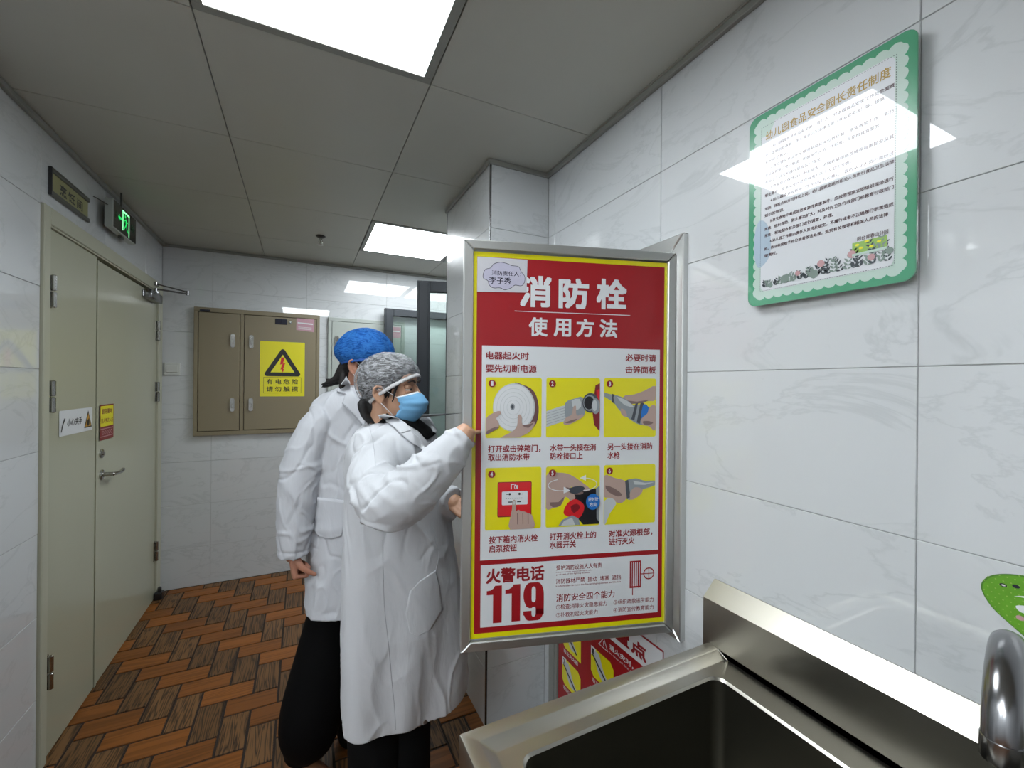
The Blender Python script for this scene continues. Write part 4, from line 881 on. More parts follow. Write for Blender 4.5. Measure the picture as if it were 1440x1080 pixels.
for x, y in ((.33, .80), (1.0, .80), (.33, -.5), (1.0, -.5)):
    bm = NB(); tube(bm, [(x, y, .03), (x, y, .8)], .019, 14, caps=False); leg = obj('leg', bm, M['steel'], S, 'auto')
    bm = NB(); lathe(bm, [(.024, 0), (.026, .006), (.02, .03), (.0205, .045)], (x, y, 0), n=14); obj('foot', bm, M['dark'], leg)
bm = NB(); lathe(bm, [(.04, .556), (.042, .558), (.03, .558), (.028, .552), (.004, .552)], (.68, .23, 0), n=20); obj('drain', bm, M['chrome'], S)
t = empty('tap', (.86, .215, .82), 'chrome gooseneck tap over the steel sink at the lower right', 'tap')
o1 = Vector((.665, .176, 0)); o2 = Vector((.815, .208, 0)); dd = (o2-o1); Lh = dd.length; dd.normalize(); rad_ = Lh/2
pts = [o1+ZV*1.195]
for k in range(13): an = PI-PI*k/12; pts.append(o1+dd*(rad_+rad_*math.cos(an))+ZV*(1.2+math.sin(an)*.062))
pts.append(o2+ZV*.83)
bm = NB(); tube(bm, pts, [.0155]*2+[.0155]*(len(pts)-4)+[.0135, .0135], 20, caps=False); obj('spout', bm, M['chromed'], t, 'auto')
bm = NB(); lathe(bm, [(.008, 1.172), (.0155, 1.172), (.0165, 1.174), (.0165, 1.196), (.0158, 1.197)], (o1.x, o1.y, 0), n=24); obj('aerator', bm, M['chromed'], t, 'auto')
bm = NB(); lathe(bm, [(.028, .82), (.028, .826), (.02, .835), (.02, .90), (.0145, .905)], (o2.x, o2.y, 0), n=24); tube(bm, [o2+Vector((.0, -.02, .87)), o2+Vector((.0, -.05, .875)), o2+Vector((.005, -.09, .90))], [.01, .008, .006], 10); obj('base_valve', bm, M['chromed'], t, 'auto')
bm = NB(); bx(bm, (o2.x-.035, .17, .8155), (1.042, .246, .8215), .001)
bm.free()
#PEOPLE#
# ------------------------------------------------------------------ people
def remesh(bm, vox, smooth=4, fac=.5):
    """fuse overlapping closed shapes into one continuous surface"""
    bmesh.ops.recalc_face_normals(bm, faces=bm.faces)
    me = bpy.data.meshes.new('tmp'); bm.to_mesh(me); bm.free()
    ob = bpy.data.objects.new('tmp', me); COL.objects.link(ob)
    md = ob.modifiers.new('r', 'REMESH'); md.mode = 'VOXEL'; md.voxel_size = vox
    if smooth: s = ob.modifiers.new('s', 'SMOOTH'); s.factor = fac; s.iterations = smooth
    dg = bpy.context.evaluated_depsgraph_get(); dg.update()
    out = bpy.data.meshes.new_from_object(ob.evaluated_get(dg)); bpy.data.objects.remove(ob); bpy.data.meshes.remove(me)
    return out
def coords(me):
    n = len(me.vertices); a = np.empty(n*3, 'f'); me.vertices.foreach_get('co', a); b = np.empty(n*3, 'f'); me.vertices.foreach_get('normal', b)
    return a.reshape(-1, 3).astype(float), b.reshape(-1, 3).astype(float)
def setco(me, a): me.vertices.foreach_set('co', a.astype('f').ravel()); me.update()
def nz(P, s): # noise field on scaled points
    return np.array([noise.noise(Vector((p[0]*s[0], p[1]*s[1], p[2]*s[2]))) for p in P])
def ridge(x, w=.35): return np.clip(1-np.abs(x)/w, 0, 1)**1.5
rh, fh = np.array(RH), np.array(FH)
def frame_np(P): return np.stack([P@rh, P@fh, P[:, 2]], 1)      # across, away, up
def bez(n, *pts): return [Vector(p) for p in spline(pts, n)]
class HeadF:
    def __init__(s, c, head, roll=0, nod=0, k=1.0):
        s.c = Vector(c); s.k = k
        s.M = Matrix.Rotation(head, 3, 'Z') @ Matrix.Rotation(nod, 3, 'Y') @ Matrix.Rotation(roll, 3, 'X')
    def __call__(s, x, y, z): return s.c+s.M @ (Vector((x, y, z))*s.k)
    def ell(s, bm, c, r, ry=0, u=20, v=14): ell(bm, s(*c), [q*s.k for q in r], s.M @ Matrix.Rotation(ry, 3, 'Y'), u, v)
def heading(a): h = RH*math.cos(a)-FH*math.sin(a); return math.atan2(h.y, h.x)   # a: turned towards the camera from image-right
def head_shapes(bm, h):
    h.ell(bm, (-.012, 0, .038), (.094, .074, .084)); h.ell(bm, (-.03, 0, .03), (.085, .073, .08))
    h.ell(bm, (.03, 0, -.03), (.062, .058, .085)); h.ell(bm, (.055, 0, -.085), (.030, .032, .030)); h.ell(bm, (.02, 0, -.07), (.06, .050, .035), .35)
    h.ell(bm, (.062, 0, .035), (.030, .05, .035))                                     # brow
    tube(bm, [h(.083, 0, .012), h(.098, 0, -.018), h(.104, 0, -.032)], [.008, .010, .012], 10); 
    for s in (-1, 1):
        h.ell(bm, (.096, s*.010, -.035), (.009, .007, .007), 0, 10, 8)
        h.ell(bm, (.050, s*.034, -.024), (.026, .021, .028), 0, 14, 10)               # cheek
        h.ell(bm, (-.004, s*.073, -.016), (.013, .006, .024), -.2, 14, 10); tube(bm, [h(.008, s*.078, -.004), h(.006, s*.084, .010), h(-.006, s*.088, .016), h(-.018, s*.089, .008), h(-.021, s*.087, -.010), h(-.014, s*.083, -.028), h(-.004, s*.077, -.040)], [.0045, .005, .0052, .0052, .005, .005, .0065], 8); tube(bm, [h(-.012, s*.080, .0), h(-.012, s*.081, -.015), h(-.006, s*.078, -.024)], [.004, .0045, .004], 8)
    h.ell(bm, (.088, 0, -.058), (.012, .022, .007)); h.ell(bm, (.086, 0, -.070), (.012, .019, .008))
def eyes(par, h, brow=True):
    for s in (-1, 1):
        bm = NB(); h.ell(bm, (.0725, s*.031, .001), (.0120, .0120, .0120), 0, 14, 10); e = obj('eye', bm, M['eye'], par, True)
        bm = NB(); h.ell(bm, (.0815, s*.0325, .0), (.0045, .0055, .0055), 0, 10, 8); obj('iris', bm, M['pupil'], e, True)
        bm = NB(); h.ell(bm, (.0724, s*.031, .0072), (.0135, .0145, .0090), .15, 16, 10); h.ell(bm, (.0722, s*.031, -.0080), (.0130, .0140, .0075), -.1, 16, 10)
        obj('eyelid', bm, M['skin'], e, True)
        if brow:
            bm = NB(); tube(bm, [h(.082, s*.052, .024), h(.092, s*.036, .029), h(.093, s*.018, .024)], [.0018, .0034, .003], 8); obj('eyebrow', bm, M['brow'], par, True)
def hand_shapes(bm, wrist, d, nrm, side, curls, thumb=(.6, .5), size=1.0, spread=.05):
    """palm from the wrist along d; nrm = back of the hand; side=+1 puts the thumb on +lat"""
    d = Vector(d).normalized(); nrm = Vector(nrm); nrm = (nrm-d*nrm.dot(d)).normalized(); lat = nrm.cross(d)*side
    w = Vector(wrist); k = size; tips = []
    spec = [(.026, .088, (.040, .024, .020), .0088), (.009, .092, (.045, .028, .021), .0090), (-.009, .087, (.041, .026, .020), .0086), (-.026, .078, (.033, .020, .018), .0076)]
    for i, (lx, ly, ph, r) in enumerate(spec):
        base = w+lat*lx*.55*k+d*.012*k; kn = w+lat*lx*k+d*ly*k
        tube(bm, [base, (base+kn)/2+nrm*.002*k, kn], [.015*k, .0135*k, .0115*k], 10)
        a = 0; p = kn; dirv = (d+lat*spread*(lx/.026)).normalized(); pts = [kn]; rr = [r*1.08*k]
        for j, l_ in enumerate(ph):
            a += curls[i][j]; q = dirv*math.cos(a)-nrm*math.sin(a); p = p+q*l_*k; pts.append(p); rr.append(r*(1-.1*(j+1))*k)
        tube(bm, pts, rr, 10); tips.append((pts, rr))
    tb = w+lat*.022*k+d*.022*k-nrm*.006*k; t1 = tb+(lat*thumb[0]+d*.75-nrm*.35).normalized()*.042*k
    t2 = t1+(lat*thumb[0]*.35+d*.9-nrm*thumb[1]).normalized()*.032*k; t3 = t2+(lat*thumb[0]*.0+d*.9-nrm*(thumb[1]+.25)).normalized()*.024*k
    tube(bm, [w+lat*.008*k+d*.004*k, tb, t1, t2, t3], [.015*k, .0145*k, .0115*k, .0098*k, .0080*k], 10)
    return tips
def torso_rings(spec, n=40):
    rings = []
    for y, l, r, dc, hd, tilt in spec:
        c = at((l+r)/2, y, dc); a = (r-l)/2/FPX*dc; ring = []
        for k in range(n):
            t = 2*PI*k/n; cx, sx = math.cos(t), math.sin(t); e = .86
            cx = math.copysign(abs(cx)**e, cx); sx = math.copysign(abs(sx)**e, sx)
            ring.append(Vector((c.x, c.y, c.z))+RH*(a*cx)+FH*(hd*sx+tilt*cx))
        z = c.z
        for p in ring: p.z = z
        rings.append(ring)
    return rings
def smooth_rings(spec, n=4): return torso_rings([tuple(x) for x in spline(spec, n)])
def patch(name, pts, bvh, off, thick, mat_, par, cuts=3, fallback=None, smooth=True):
    """a piece of cloth lying on the surface found under the given sight lines"""
    bm = NB(); vs = [bm.verts.new((p[0], p[1], 0)) for p in pts]; bm.faces.new(vs)
    bmesh.ops.triangulate(bm, faces=bm.faces)
    for _ in range(cuts): bmesh.ops.subdivide_edges(bm, edges=bm.edges[:], cuts=1, use_grid_fill=True); bmesh.ops.triangulate(bm, faces=bm.faces)
    o = Vector((0, 0, HC)); last = fallback
    hits = {}
    for v in bm.verts:
        d = (_F+_R*((v.co.x-720)/FPX)-_U*((v.co.y-540)/FPX)); h_ = bvh.ray_cast(o, d.normalized())
        if h_[0] is not None: hits[v] = (h_[0], h_[1] if h_[1].dot(d) < 0 else -h_[1])
    md = sorted((o-h_[0]).length for h_ in hits.values())[len(hits)//2] if hits else fallback
    res = {}
    for v in bm.verts:
        d = (_F+_R*((v.co.x-720)/FPX)-_U*((v.co.y-540)/FPX))
        res[v] = (hits[v][0]+hits[v][1]*off) if v in hits and abs((o-hits[v][0]).length-md) < .09 else o+d.normalized()*(md-off)
    for v in bm.verts: v.co = res[v]
    for _ in range(2): bmesh.ops.smooth_vert(bm, verts=[v for v in bm.verts if not v.is_boundary], factor=.5, use_axis_x=True, use_axis_y=True, use_axis_z=True)
    bm.normal_update()
    for f in bm.faces:
        if f.normal.dot(f.calc_center_median()-o) > 0: f.normal_flip()
    bm.normal_update(); bmesh.ops.solidify(bm, geom=bm.faces[:], thickness=thick)
    return obj(name, bm, mat_, par, smooth)
def strand(name, pts, bvh, off, r, mat_, par):
    o = Vector((0, 0, HC)); P = []
    for x, y in [tuple(q) for q in spline(pts, 5)]:
        d = (_F+_R*((x-720)/FPX)-_U*((y-540)/FPX)).normalized(); h_ = bvh.ray_cast(o, d)
        if h_[0] is not None: P.append(h_[0]-d*off)
    if len(P) > 2:
        bm = NB(); tube(bm, P, r, 6); return obj(name, bm, mat_, par, True)
def make_coat(name, par, bm, vox, mat_, folds):
    me = remesh(bm, vox, 5); P, Nn = coords(me); P = folds(P, Nn); setco(me, P); me.shade_smooth()
    o = link_mesh(name, me, mat_, par)
    bvh = BVHTree.FromPolygons([Vector(p) for p in P], [tuple(pl.vertices) for pl in me.polygons]); return o, bvh
def cap_shell(name, par, h, c, r, tilt, drop, mat_, pleat, puff, band_mat, seed=0, back=0):
    """bouffant cap: an ellipsoid over the skull cut by a tilted plane, with gathered folds and an elastic band"""
    nu, nv = 110, 40; V = []; F_ = []
    rnd = random.Random(seed)
    nrm = Vector((math.sin(tilt), 0, math.cos(tilt)))
    def surf(u, v):   # v: 0 top .. 1 rim
        a = 2*PI*u; ph = v*PI*.62; q = Vector((math.sin(ph)*math.cos(a), math.sin(ph)*math.sin(a), math.cos(ph)))
        q = Matrix.Rotation(tilt, 3, 'Y') @ q
        wob = noise.noise(Vector((math.cos(a)*pleat, math.sin(a)*pleat, v*2.2+seed)))*.5+noise.noise(Vector((math.cos(a)*pleat*2.6, math.sin(a)*pleat*2.6, v*4+seed+5)))*.35
        s_ = 1+puff*wob*min(1, v*2.5)*(1 if v < .85 else max(0, (1-v)/.15))
        if v > .86: s_ *= 1-.05*((v-.86)/.14)
        p = Vector((c[0]+r[0]*q.x*s_, c[1]+r[1]*q.y*s_, c[2]+r[2]*q.z*s_))
        if back: p.x -= back*max(0, -q.x)*max(0, .55-abs(q.z-.0))
        return h(*p)
    bm = NB(); G_ = [[bm.verts.new(surf(i/nu, .012+(j/nv)*.988)) for i in range(nu)] for j in range(nv+1)]
    for j in range(nv):
        for i in range(nu): bm.faces.new((G_[j][i], G_[j][(i+1) % nu], G_[j+1][(i+1) % nu], G_[j+1][i]))
    bm.faces.new(G_[0][::-1]); rim = [v.co.copy() for v in G_[-1]]
    bmesh.ops.recalc_face_normals(bm, faces=bm.faces); bmesh.ops.solidify(bm, geom=bm.faces[:], thickness=-.0006)
    o = obj(name, bm, mat_, par, True)
    bm = NB(); n = 10; rings = []
    for i in range(nu):
        p = rim[i]; t = (rim[(i+1) % nu]-rim[i-1]).normalized(); out = (p-sum(rim, Vector())/nu).normalized(); up = t.cross(out)
        k = 1+.18*math.sin(i*2.1)+.1*math.sin(i*5.3)
        rings.append([p+out*(math.cos(2*PI*j/n)*.0028*k)+up*(math.sin(2*PI*j/n)*.0062*k) for j in range(n)])
    Rg = [[bm.verts.new(q) for q in r_] for r_ in rings]
    for i in range(nu):
        for j in range(n): bm.faces.new((Rg[i][j], Rg[i][(j+1) % n], Rg[(i+1) % nu][(j+1) % n], Rg[(i+1) % nu][j]))
    obj('elastic_band', bm, band_mat, o, True); return o
def surgical_mask(par, h, mats):
    nu, nv = 28, 22; bm = NB(); G_ = []
    for j in range(nv+1):
        v = j/nv; row = []
        for i in range(nu+1):
            u = -1+2*i/nu; a = u*1.10
            bulge = .012*math.sin(PI*min(1, v*1.15))
            fx_ = (.098, .112, .116, .110, .098, .074)[min(5, int(v*5))]; nx_ = (.098, .112, .116, .110, .098, .074)[min(5, int(v*5)+1)]; X = fx_+(nx_-fx_)*((v*5) % 1 if v < 1 else 0)
            z = -.006-v*.110; wid = .072-.012*v
            x = (X-.018)*math.cos(a)**.8+.018-.028*(abs(u)**3)*.6+bulge*(1-u*u); y = wid*math.sin(a)
            z2 = z-.016*abs(u)**1.5*(1-v)+.030*abs(u)**1.5*v
            pl = .0030*math.sin(v*PI*7)*(.5+.5*abs(u)) if .1 < v < .9 else 0
            row.append(bm.verts.new(h(x+pl, y, z2)))
        G_.append(row)
    for j in range(nv):
        for i in range(nu):
            f = bm.faces.new((G_[j][i], G_[j][i+1], G_[j+1][i+1], G_[j+1][i])); f.material_index = 1 if j == 0 else 0
    cen = [[G_[0][0].co.copy(), G_[nv][0].co.copy()], [G_[0][nu].co.copy(), G_[nv][nu].co.copy()]]
    bmesh.ops.recalc_face_normals(bm, faces=bm.faces); bmesh.ops.solidify(bm, geom=bm.faces[:], thickness=.0012)
    o = obj('face_mask', bm, list(mats), par, True); o['label'] = 'light blue surgical mask'
    for s, (a, b) in zip((-1, 1), cen):
        for q, zz in ((a, .012), (b, -.040)):
            bm = NB(); tube(bm, [q, (q+h(.004, s*.083, zz))/2+(h(0, s*.004, 0)-h(0, 0, 0)), h(.002, s*.086, zz)], .0010, 6); obj('ear_loop', bm, M['maskw'], o, True)
    return o

# ================= the woman at the poster (clear hair net)
C1 = at(555, 700, 1.47); P1 = empty('person', (C1.x, C1.y, 0), 'person in a clear hair net, blue mask and long white coat touching the red poster', 'person', 'people in white coats')
h1 = HeadF(at(549, 549, 1.42), heading(math.radians(6)), 0, math.radians(-3), .98)
# sleeves (centre lines); right arm up to the poster, left arm bent behind it
S1 = bez(4, at(529, 630, 1.36), at(526, 670, 1.29), at(543, 706, 1.215), at(576, 692, 1.19), at(617, 653, 1.19), at(646, 620, 1.195), at(653, 611, 1.197))
R1 = [float(x[0]) for x in spline([(.060,), (.074,), (.078,), (.074,), (.062,), (.044,), (.038,)], 4)]
S1L = bez(4, at(590, 625, 1.60), at(606, 680, 1.66), at(622, 712, 1.60), at(632, 704, 1.48), at(638, 706, 1.455)); R1L = [float(x[0]) for x in spline([(.06,), (.062,), (.058,), (.052,), (.050,)], 4)]
bm = NB(); head_shapes(bm, h1)
tube(bm, [h1(-.02, 0, -.04), h1(-.03, 0, -.10), at(552, 606, 1.44), at(556, 640, 1.46)], [.054, .052, .056, .07], 18)
tube(bm, [at(552, 612, 1.46), at(556, 680, 1.47), at(560, 800, 1.50), at(565, 860, 1.5)], [.085, .10, .11, .11], 18)
tube(bm, [at(548, 630, 1.44)]+S1[4:], [.05]*2+[.033]*(len(S1)-5)+[.027], 12); tube(bm, [at(565, 630, 1.5)]+S1L[3:], [.04]*(len(S1L)-4)+[.028]*2, 12)
for a_, b_ in ((at(540, 850, 1.46), at(532, 1010, 1.50)), (at(575, 850, 1.52), at(571, 1010, 1.57))):
    f_ = Vector((b_.x, b_.y, .09)); tube(bm, [a_, b_, f_], [.075, .055, .038], 14)
wr1 = at(655, 609, 1.205); hd1 = (at(668, 600, 1.215)-at(655, 608, 1.205)); up1 = ZV*.75+RH*-.2+FH*-.5
tips1 = hand_shapes(bm, at(618, 634, 1.195), at(650, 606, 1.215)-at(622, 631, 1.195), ZV*.6-FH*.6, -1, [(.35, .35, .2), (.55, .5, .3), (.9, .7, .4), (1.0, .8, .4)], (.45, .3), .80)
wl1 = at(634, 694, 1.47)
hand_shapes(bm, at(633, 705, 1.46), RH*.75-FH*.5-ZV*.25, ZV*.25-FH*.8+RH*.3, 1, [(1.1, 1.4, .8), (1.15, 1.4, .8), (1.2, 1.4, .8), (1.2, 1.4, .8)], (.3, .9), .86)
me = remesh(bm, .0032, 3); me.shade_smooth(); b1 = link_mesh('body', me, M['skin'], P1)
eyes(b1, h1)
pts, rr = tips1[0]
# coat
bm = NB()
spec = [(588, 531, 584, 1.45, .060, 0), (596, 516, 594, 1.45, .105, 0), (606, 506, 604, 1.46, .150, .01), (625, 497, 613, 1.465, .172, .01), (650, 494, 619, 1.47, .17, .015), (690, 494, 624, 1.475, .155, .02), (745, 492, 631, 1.48, .155, .025),
        (810, 491, 641, 1.49, .16, .04), (880, 491, 650, 1.50, .16, .055), (940, 493, 655, 1.515, .155, .07), (985, 496, 657, 1.53, .15, .085)]
loft(bm, smooth_rings(spec, 4))
tube(bm, [at(548, 628, 1.44)]+S1, [.07]+R1, 22, caps=False); tube(bm, [at(565, 622, 1.5)]+S1L, [.07]+R1L, 18, caps=False)
hemz = spec[-1]; zh = at(576, 985, 1.53).z
elb = np.array(at(545, 704, 1.21)); ax0, ax1 = np.array(S1[8]), np.array(S1[-1])
def crease(P, sc_, w=.22, warp=.05):
    W = P+warp*np.stack([nz(P+3.1, (5, 5, 5)), nz(P+7.7, (5, 5, 5)), nz(P-4.3, (5, 5, 5))], 1)
    n = nz(W, sc_); return ridge(n, w)
def flatten(Nn, z, zh):      # no up or down push near the hem
    N2 = Nn.copy(); N2[:, 2] *= np.clip((z-zh-.03)/.08, 0, 1); return N2
def folds1(P, Nn):
    Q = frame_np(P); z = P[:, 2]; ctr = np.array(at(560, 700, 1.49))
    skirt = np.clip((1.02-z)/.5, 0, 1); out = np.zeros(len(P))
    th = np.arctan2(Q[:, 1]-ctr@fh-.02, Q[:, 0]-ctr@rh)
    n1 = nz(P, (2.2, 2.2, 1.2))
    out += skirt*(.010*np.sin(6*th+2.2*n1+1.0)+.006*crease(P, (6, 6, 1.3), .18, .06)+.004*crease(P+5, (9, 9, 4), .12, .05))+(1-skirt)*.004*crease(P+5, (8, 8, 4), .14, .05)
    # creases of the sleeve: bands across the forearm, tight by the elbow
    axis = ax1-ax0; Ln = np.linalg.norm(axis); axis /= Ln; s = (P-ax0)@axis; rad = np.linalg.norm((P-ax0)-np.outer(s, axis), axis=1)
    arm = np.clip(1-(rad-.085)/.02, 0, 1)*np.clip((s+.10)/.03, 0, 1)*np.clip((Ln+.02-s)/.05, 0, 1)
    n2 = nz(P, (5, 5, 7)); n3 = nz(P, (9, 9, 9))
    out += arm*(.0095*crease(P, (7, 7, 12), .14, .06)-.0055*crease(P+2.2, (11, 11, 9), .14, .04))*(.45+.8*np.exp(-((s-.02)/.14)**2))
    de = np.linalg.norm(P-elb, axis=1); e = np.exp(-(de/.11)**2); dirn = (P-elb)@np.array(RH*.6+ZV*.8)
    out += e*.0045*(np.abs(np.sin(dirn*60+n2*5))**3)
    body = (1-arm)*np.clip((z-.95)/.15, 0, 1); out += body*(.007*crease(P, (6, 6, 3.2), .13, .08)-.004*crease(P+9, (9, 9, 5), .14, .05))
    cuff = np.exp(-((s-(Ln-.012))/.008)**2)*arm; out -= .006*cuff; out += .0035*np.exp(-((s-Ln)/.006)**2)*arm
    P = P+flatten(Nn, z, zh)*out[:, None]
    low = (Nn[:, 2] < -.75) & (z < zh+.03)
    c2 = np.array(at(576, 985, 1.53)); dd_ = np.linalg.norm(P[:, :2]-c2[:2], axis=1); P[low, 2] += np.clip((.15-dd_[low])/.03, 0, 1)*.12
    P[:, 2] += np.clip((zh+.06-z)/.06, 0, 1)*.005*np.sin(4*th+1)
    return P
coat1, bv1 = make_coat('lab_coat', P1, bm, .0048, M['coat'], folds1); coat1['label'] = 'long white cotton coat'
patch('sweater', [(556, 581), (572, 585), (588, 590), (604, 602), (612, 611), (600, 619), (588, 606), (572, 596), (558, 590)], bv1, .004, .004, M['black_c'], P1, 3, 1.42)
bm = NB(); loft(bm, [[p for p in r_] for r_ in torso_rings([(574, 531, 579, 1.435, .060, 0), (584, 526, 586, 1.44, .068, 0), (596, 524, 592, 1.45, .09, 0)], 30)]); obj('sweater', bm, M['black_c'], P1, True)
patch('lapel', [(531, 584), (541, 582), (556, 588), (572, 598), (577, 607), (563, 611), (553, 601), (540, 592)], bv1, .0075, .003, M['coat'], coat1, 3, 1.42)
patch('lapel', [(563, 611), (577, 607), (588, 616), (597, 630), (594, 634), (580, 624), (570, 617)], bv1, .006, .003, M['coat'], coat1, 3, 1.42)
bm = NB(); fl = [at(587, 591, 1.50), at(597, 584, 1.52), at(604, 590, 1.52), at(613, 607, 1.50), at(611, 612, 1.48), at(598, 600, 1.48)]
bk = [p+FH*.03 for p in fl]; loft(bm, [fl, bk]); obj('lapel', bm, M['coat'], coat1)
patch('pocket', [(576, 831), (590, 817), (612, 802), (618, 826), (622, 857), (606, 884), (588, 894), (576, 889), (570, 862)], bv1, .003, .0025, M['coat'], coat1, 4, 1.4)
strand('seam', [(538, 760), (539, 820), (541, 860), (546, 905), (551, 960), (555, 1000), (556, 1026)], bv1, .0004, .0011, M['seam'], coat1)
strand('seam', [(613, 802), (617, 780), (612, 760), (610, 742)], bv1, .0004, .0009, M['seam'], coat1)
strand('seam', [(520, 602), (524, 618), (527, 640), (528, 655)], bv1, .0004, .0010, M['seam'], coat1)
for x, y in ((592, 628),):
    h_ = bv1.ray_cast(Vector((0, 0, HC)), (at(x, y, 1)-Vector((0, 0, HC))).normalized())
    if h_[0]: bm = NB(); ell(bm, h_[0]-FH*.004, (.007, .004, .007)); obj('button', bm, M['plastic'], coat1, True)
# legs
for a_, b_, dx in ((at(528, 960, 1.50), at(527, 1080, 1.50), 0), (at(568, 960, 1.57), at(571, 1080, 1.57), 1)):
    f_ = Vector((b_.x, b_.y, .05)); bm = NB(); tube(bm, [a_, b_, (b_+f_)/2, f_], [.098, .088, .085, .088], 22, caps=False); obj('trouser_leg', bm, M['pants'], P1, True)
    hd = heading(math.radians(-15)); fv = Vector((math.cos(hd), math.sin(hd), 0)); lv = Vector((-fv.y, fv.x, 0)); g0 = Vector((f_.x, f_.y, 0)); rings = []
    for s_, w_, hh in ((-.085, .022, .05), (-.075, .033, .075), (-.02, .038, .085), (.05, .042, .065), (.11, .046, .050), (.155, .038, .040), (.175, .018, .028)):
        rings.append([g0+fv*s_+lv*(w_*math.cos(2*PI*k/16))+ZV*(max(.002, hh*(.5+.5*math.sin(2*PI*k/16)))) for k in range(16)])
    bm = NB(); loft(bm, rings); obj('shoe', bm, M['shoe'], P1, True)
# hair, cap, mask
bm = NB()
h1.ell(bm, (-.024, 0, .032), (.088, .080, .084)); h1.ell(bm, (-.066, 0, -.05), (.045, .058, .042)); h1.ell(bm, (-.012, 0, .046), (.094, .080, .080)); h1.ell(bm, (.012, 0, .058), (.078, .070, .058))
for k in range(16):
    y_ = -.06+.12*k/15; tube(bm, [h1(-.075, y_, -.04), h1(-.070, y_*1.05, -.075), h1(-.056+.03*random.random(), y_*1.1, -.098-.012*random.random())], [.014, .010, .003], 8)
for s in (-1, 1):
    tube(bm, [h1(.045, s*.060, .045), h1(.046, s*.067, .01), h1(.036, s*.070, -.030), h1(.022, s*.070, -.052)], [.010, .006, .004, .002], 8)
    tube(bm, [h1(.02, s*.070, .03), h1(.020, s*.072, .0), h1(.022, s*.069, -.028)], [.012, .008, .003], 8)
me = remesh(bm, .005, 2); me.shade_smooth(); link_mesh('hair', me, M['hair'], P1)
cap1 = cap_shell('hair_net', P1, h1, (-.006, 0, .030), (.113, .092, .100), math.radians(-32), 0, M['net'], 5.0, .10, M['band'], 3); cap1['label'] = 'clear pleated hair net'
surgical_mask(P1, h1, (M['mask'], M['maskw']))
# ================= the person behind (blue cap)
C2 = at(490, 700, 1.74); P2 = empty('person', (C2.x, C2.y, 0), 'person in a blue bouffant cap and short white coat with black trousers, standing behind the other', 'person', 'people in white coats')
P2['label'] = 'taller person in a blue bouffant cap, shorter white coat and black trousers'
h2 = HeadF(at(516, 513, 1.74), heading(math.radians(14)), 0, math.radians(6), 1.02)
S2 = bez(4, at(449, 592, 1.66), at(430, 635, 1.64), at(420, 680, 1.62), at(415, 730, 1.61), at(413, 768, 1.60), at(412.5, 780, 1.60)); R2 = [float(x[0]) for x in spline([(.062,), (.069,), (.069,), (.063,), (.055,), (.054,)], 4)]
bm = NB(); head_shapes(bm, h2)
tube(bm, [h2(-.02, 0, -.04), h2(-.035, 0, -.10), at(505, 565, 1.76), at(508, 600, 1.76)], [.056, .054, .06, .08], 18)
tube(bm, [at(505, 575, 1.76), at(505, 660, 1.76), at(505, 760, 1.76), at(505, 800, 1.75)], [.10, .11, .11, .11], 18)
tube(bm, [at(490, 590, 1.75)]+S2[2:], [.05]+[.038]*(len(S2)-3)+[.030], 12)
tube(bm, [at(520, 590, 1.78), at(555, 610, 1.84), at(562, 680, 1.86), at(556, 770, 1.84)], [.05, .045, .038, .028], 12)
for a_, b_ in ((at(470, 800, 1.74), at(434, 1040, 1.70)), (at(515, 800, 1.80), at(500, 1030, 1.84))):
    f_ = Vector((b_.x, b_.y, .09)); tube(bm, [a_, b_, f_], [.06, .045, .036], 14)
hand_shapes(bm, at(412.5, 775, 1.60), -ZV+RH*.06, -RH*.8-FH*.5, 1, [(1.35, 1.5, .9), (1.4, 1.5, .9), (1.4, 1.5, .9), (1.4, 1.5, .9)], (.35, 1.0), .98)
hand_shapes(bm, at(556, 772, 1.84), -ZV+RH*.06, RH*.8+FH*.5, -1, [(.5, .6, .4)]*4, (.5, .4), .92)
me = remesh(bm, .0036, 3); me.shade_smooth(); b2 = link_mesh('body', me, M['skin2'], P2); eyes(b2, h2)
bm = NB()
spec = [(541, 484, 530, 1.76, .06, 0), (549, 470, 540, 1.76, .09, 0), (557, 455, 552, 1.76, .115, .0), (572, 444, 565, 1.765, .13, .02), (600, 441, 574, 1.77, .135, .03), (660, 444, 578, 1.77, .135, .03), (720, 441, 578, 1.765, .135, .03),
        (780, 440, 578, 1.76, .14, .03), (820, 438, 576, 1.755, .145, .03), (846, 438, 574, 1.75, .145, .03)]
loft(bm, smooth_rings(spec, 4)); zh2 = at(500, 846, 1.75).z
tube(bm, [at(475, 588, 1.73)]+S2, [.06]+R2, 22, caps=False)
tube(bm, [at(530, 580, 1.80), at(556, 605, 1.85), at(564, 680, 1.87), at(557, 768, 1.85)], [.06, .062, .06, .052], 18, caps=False)
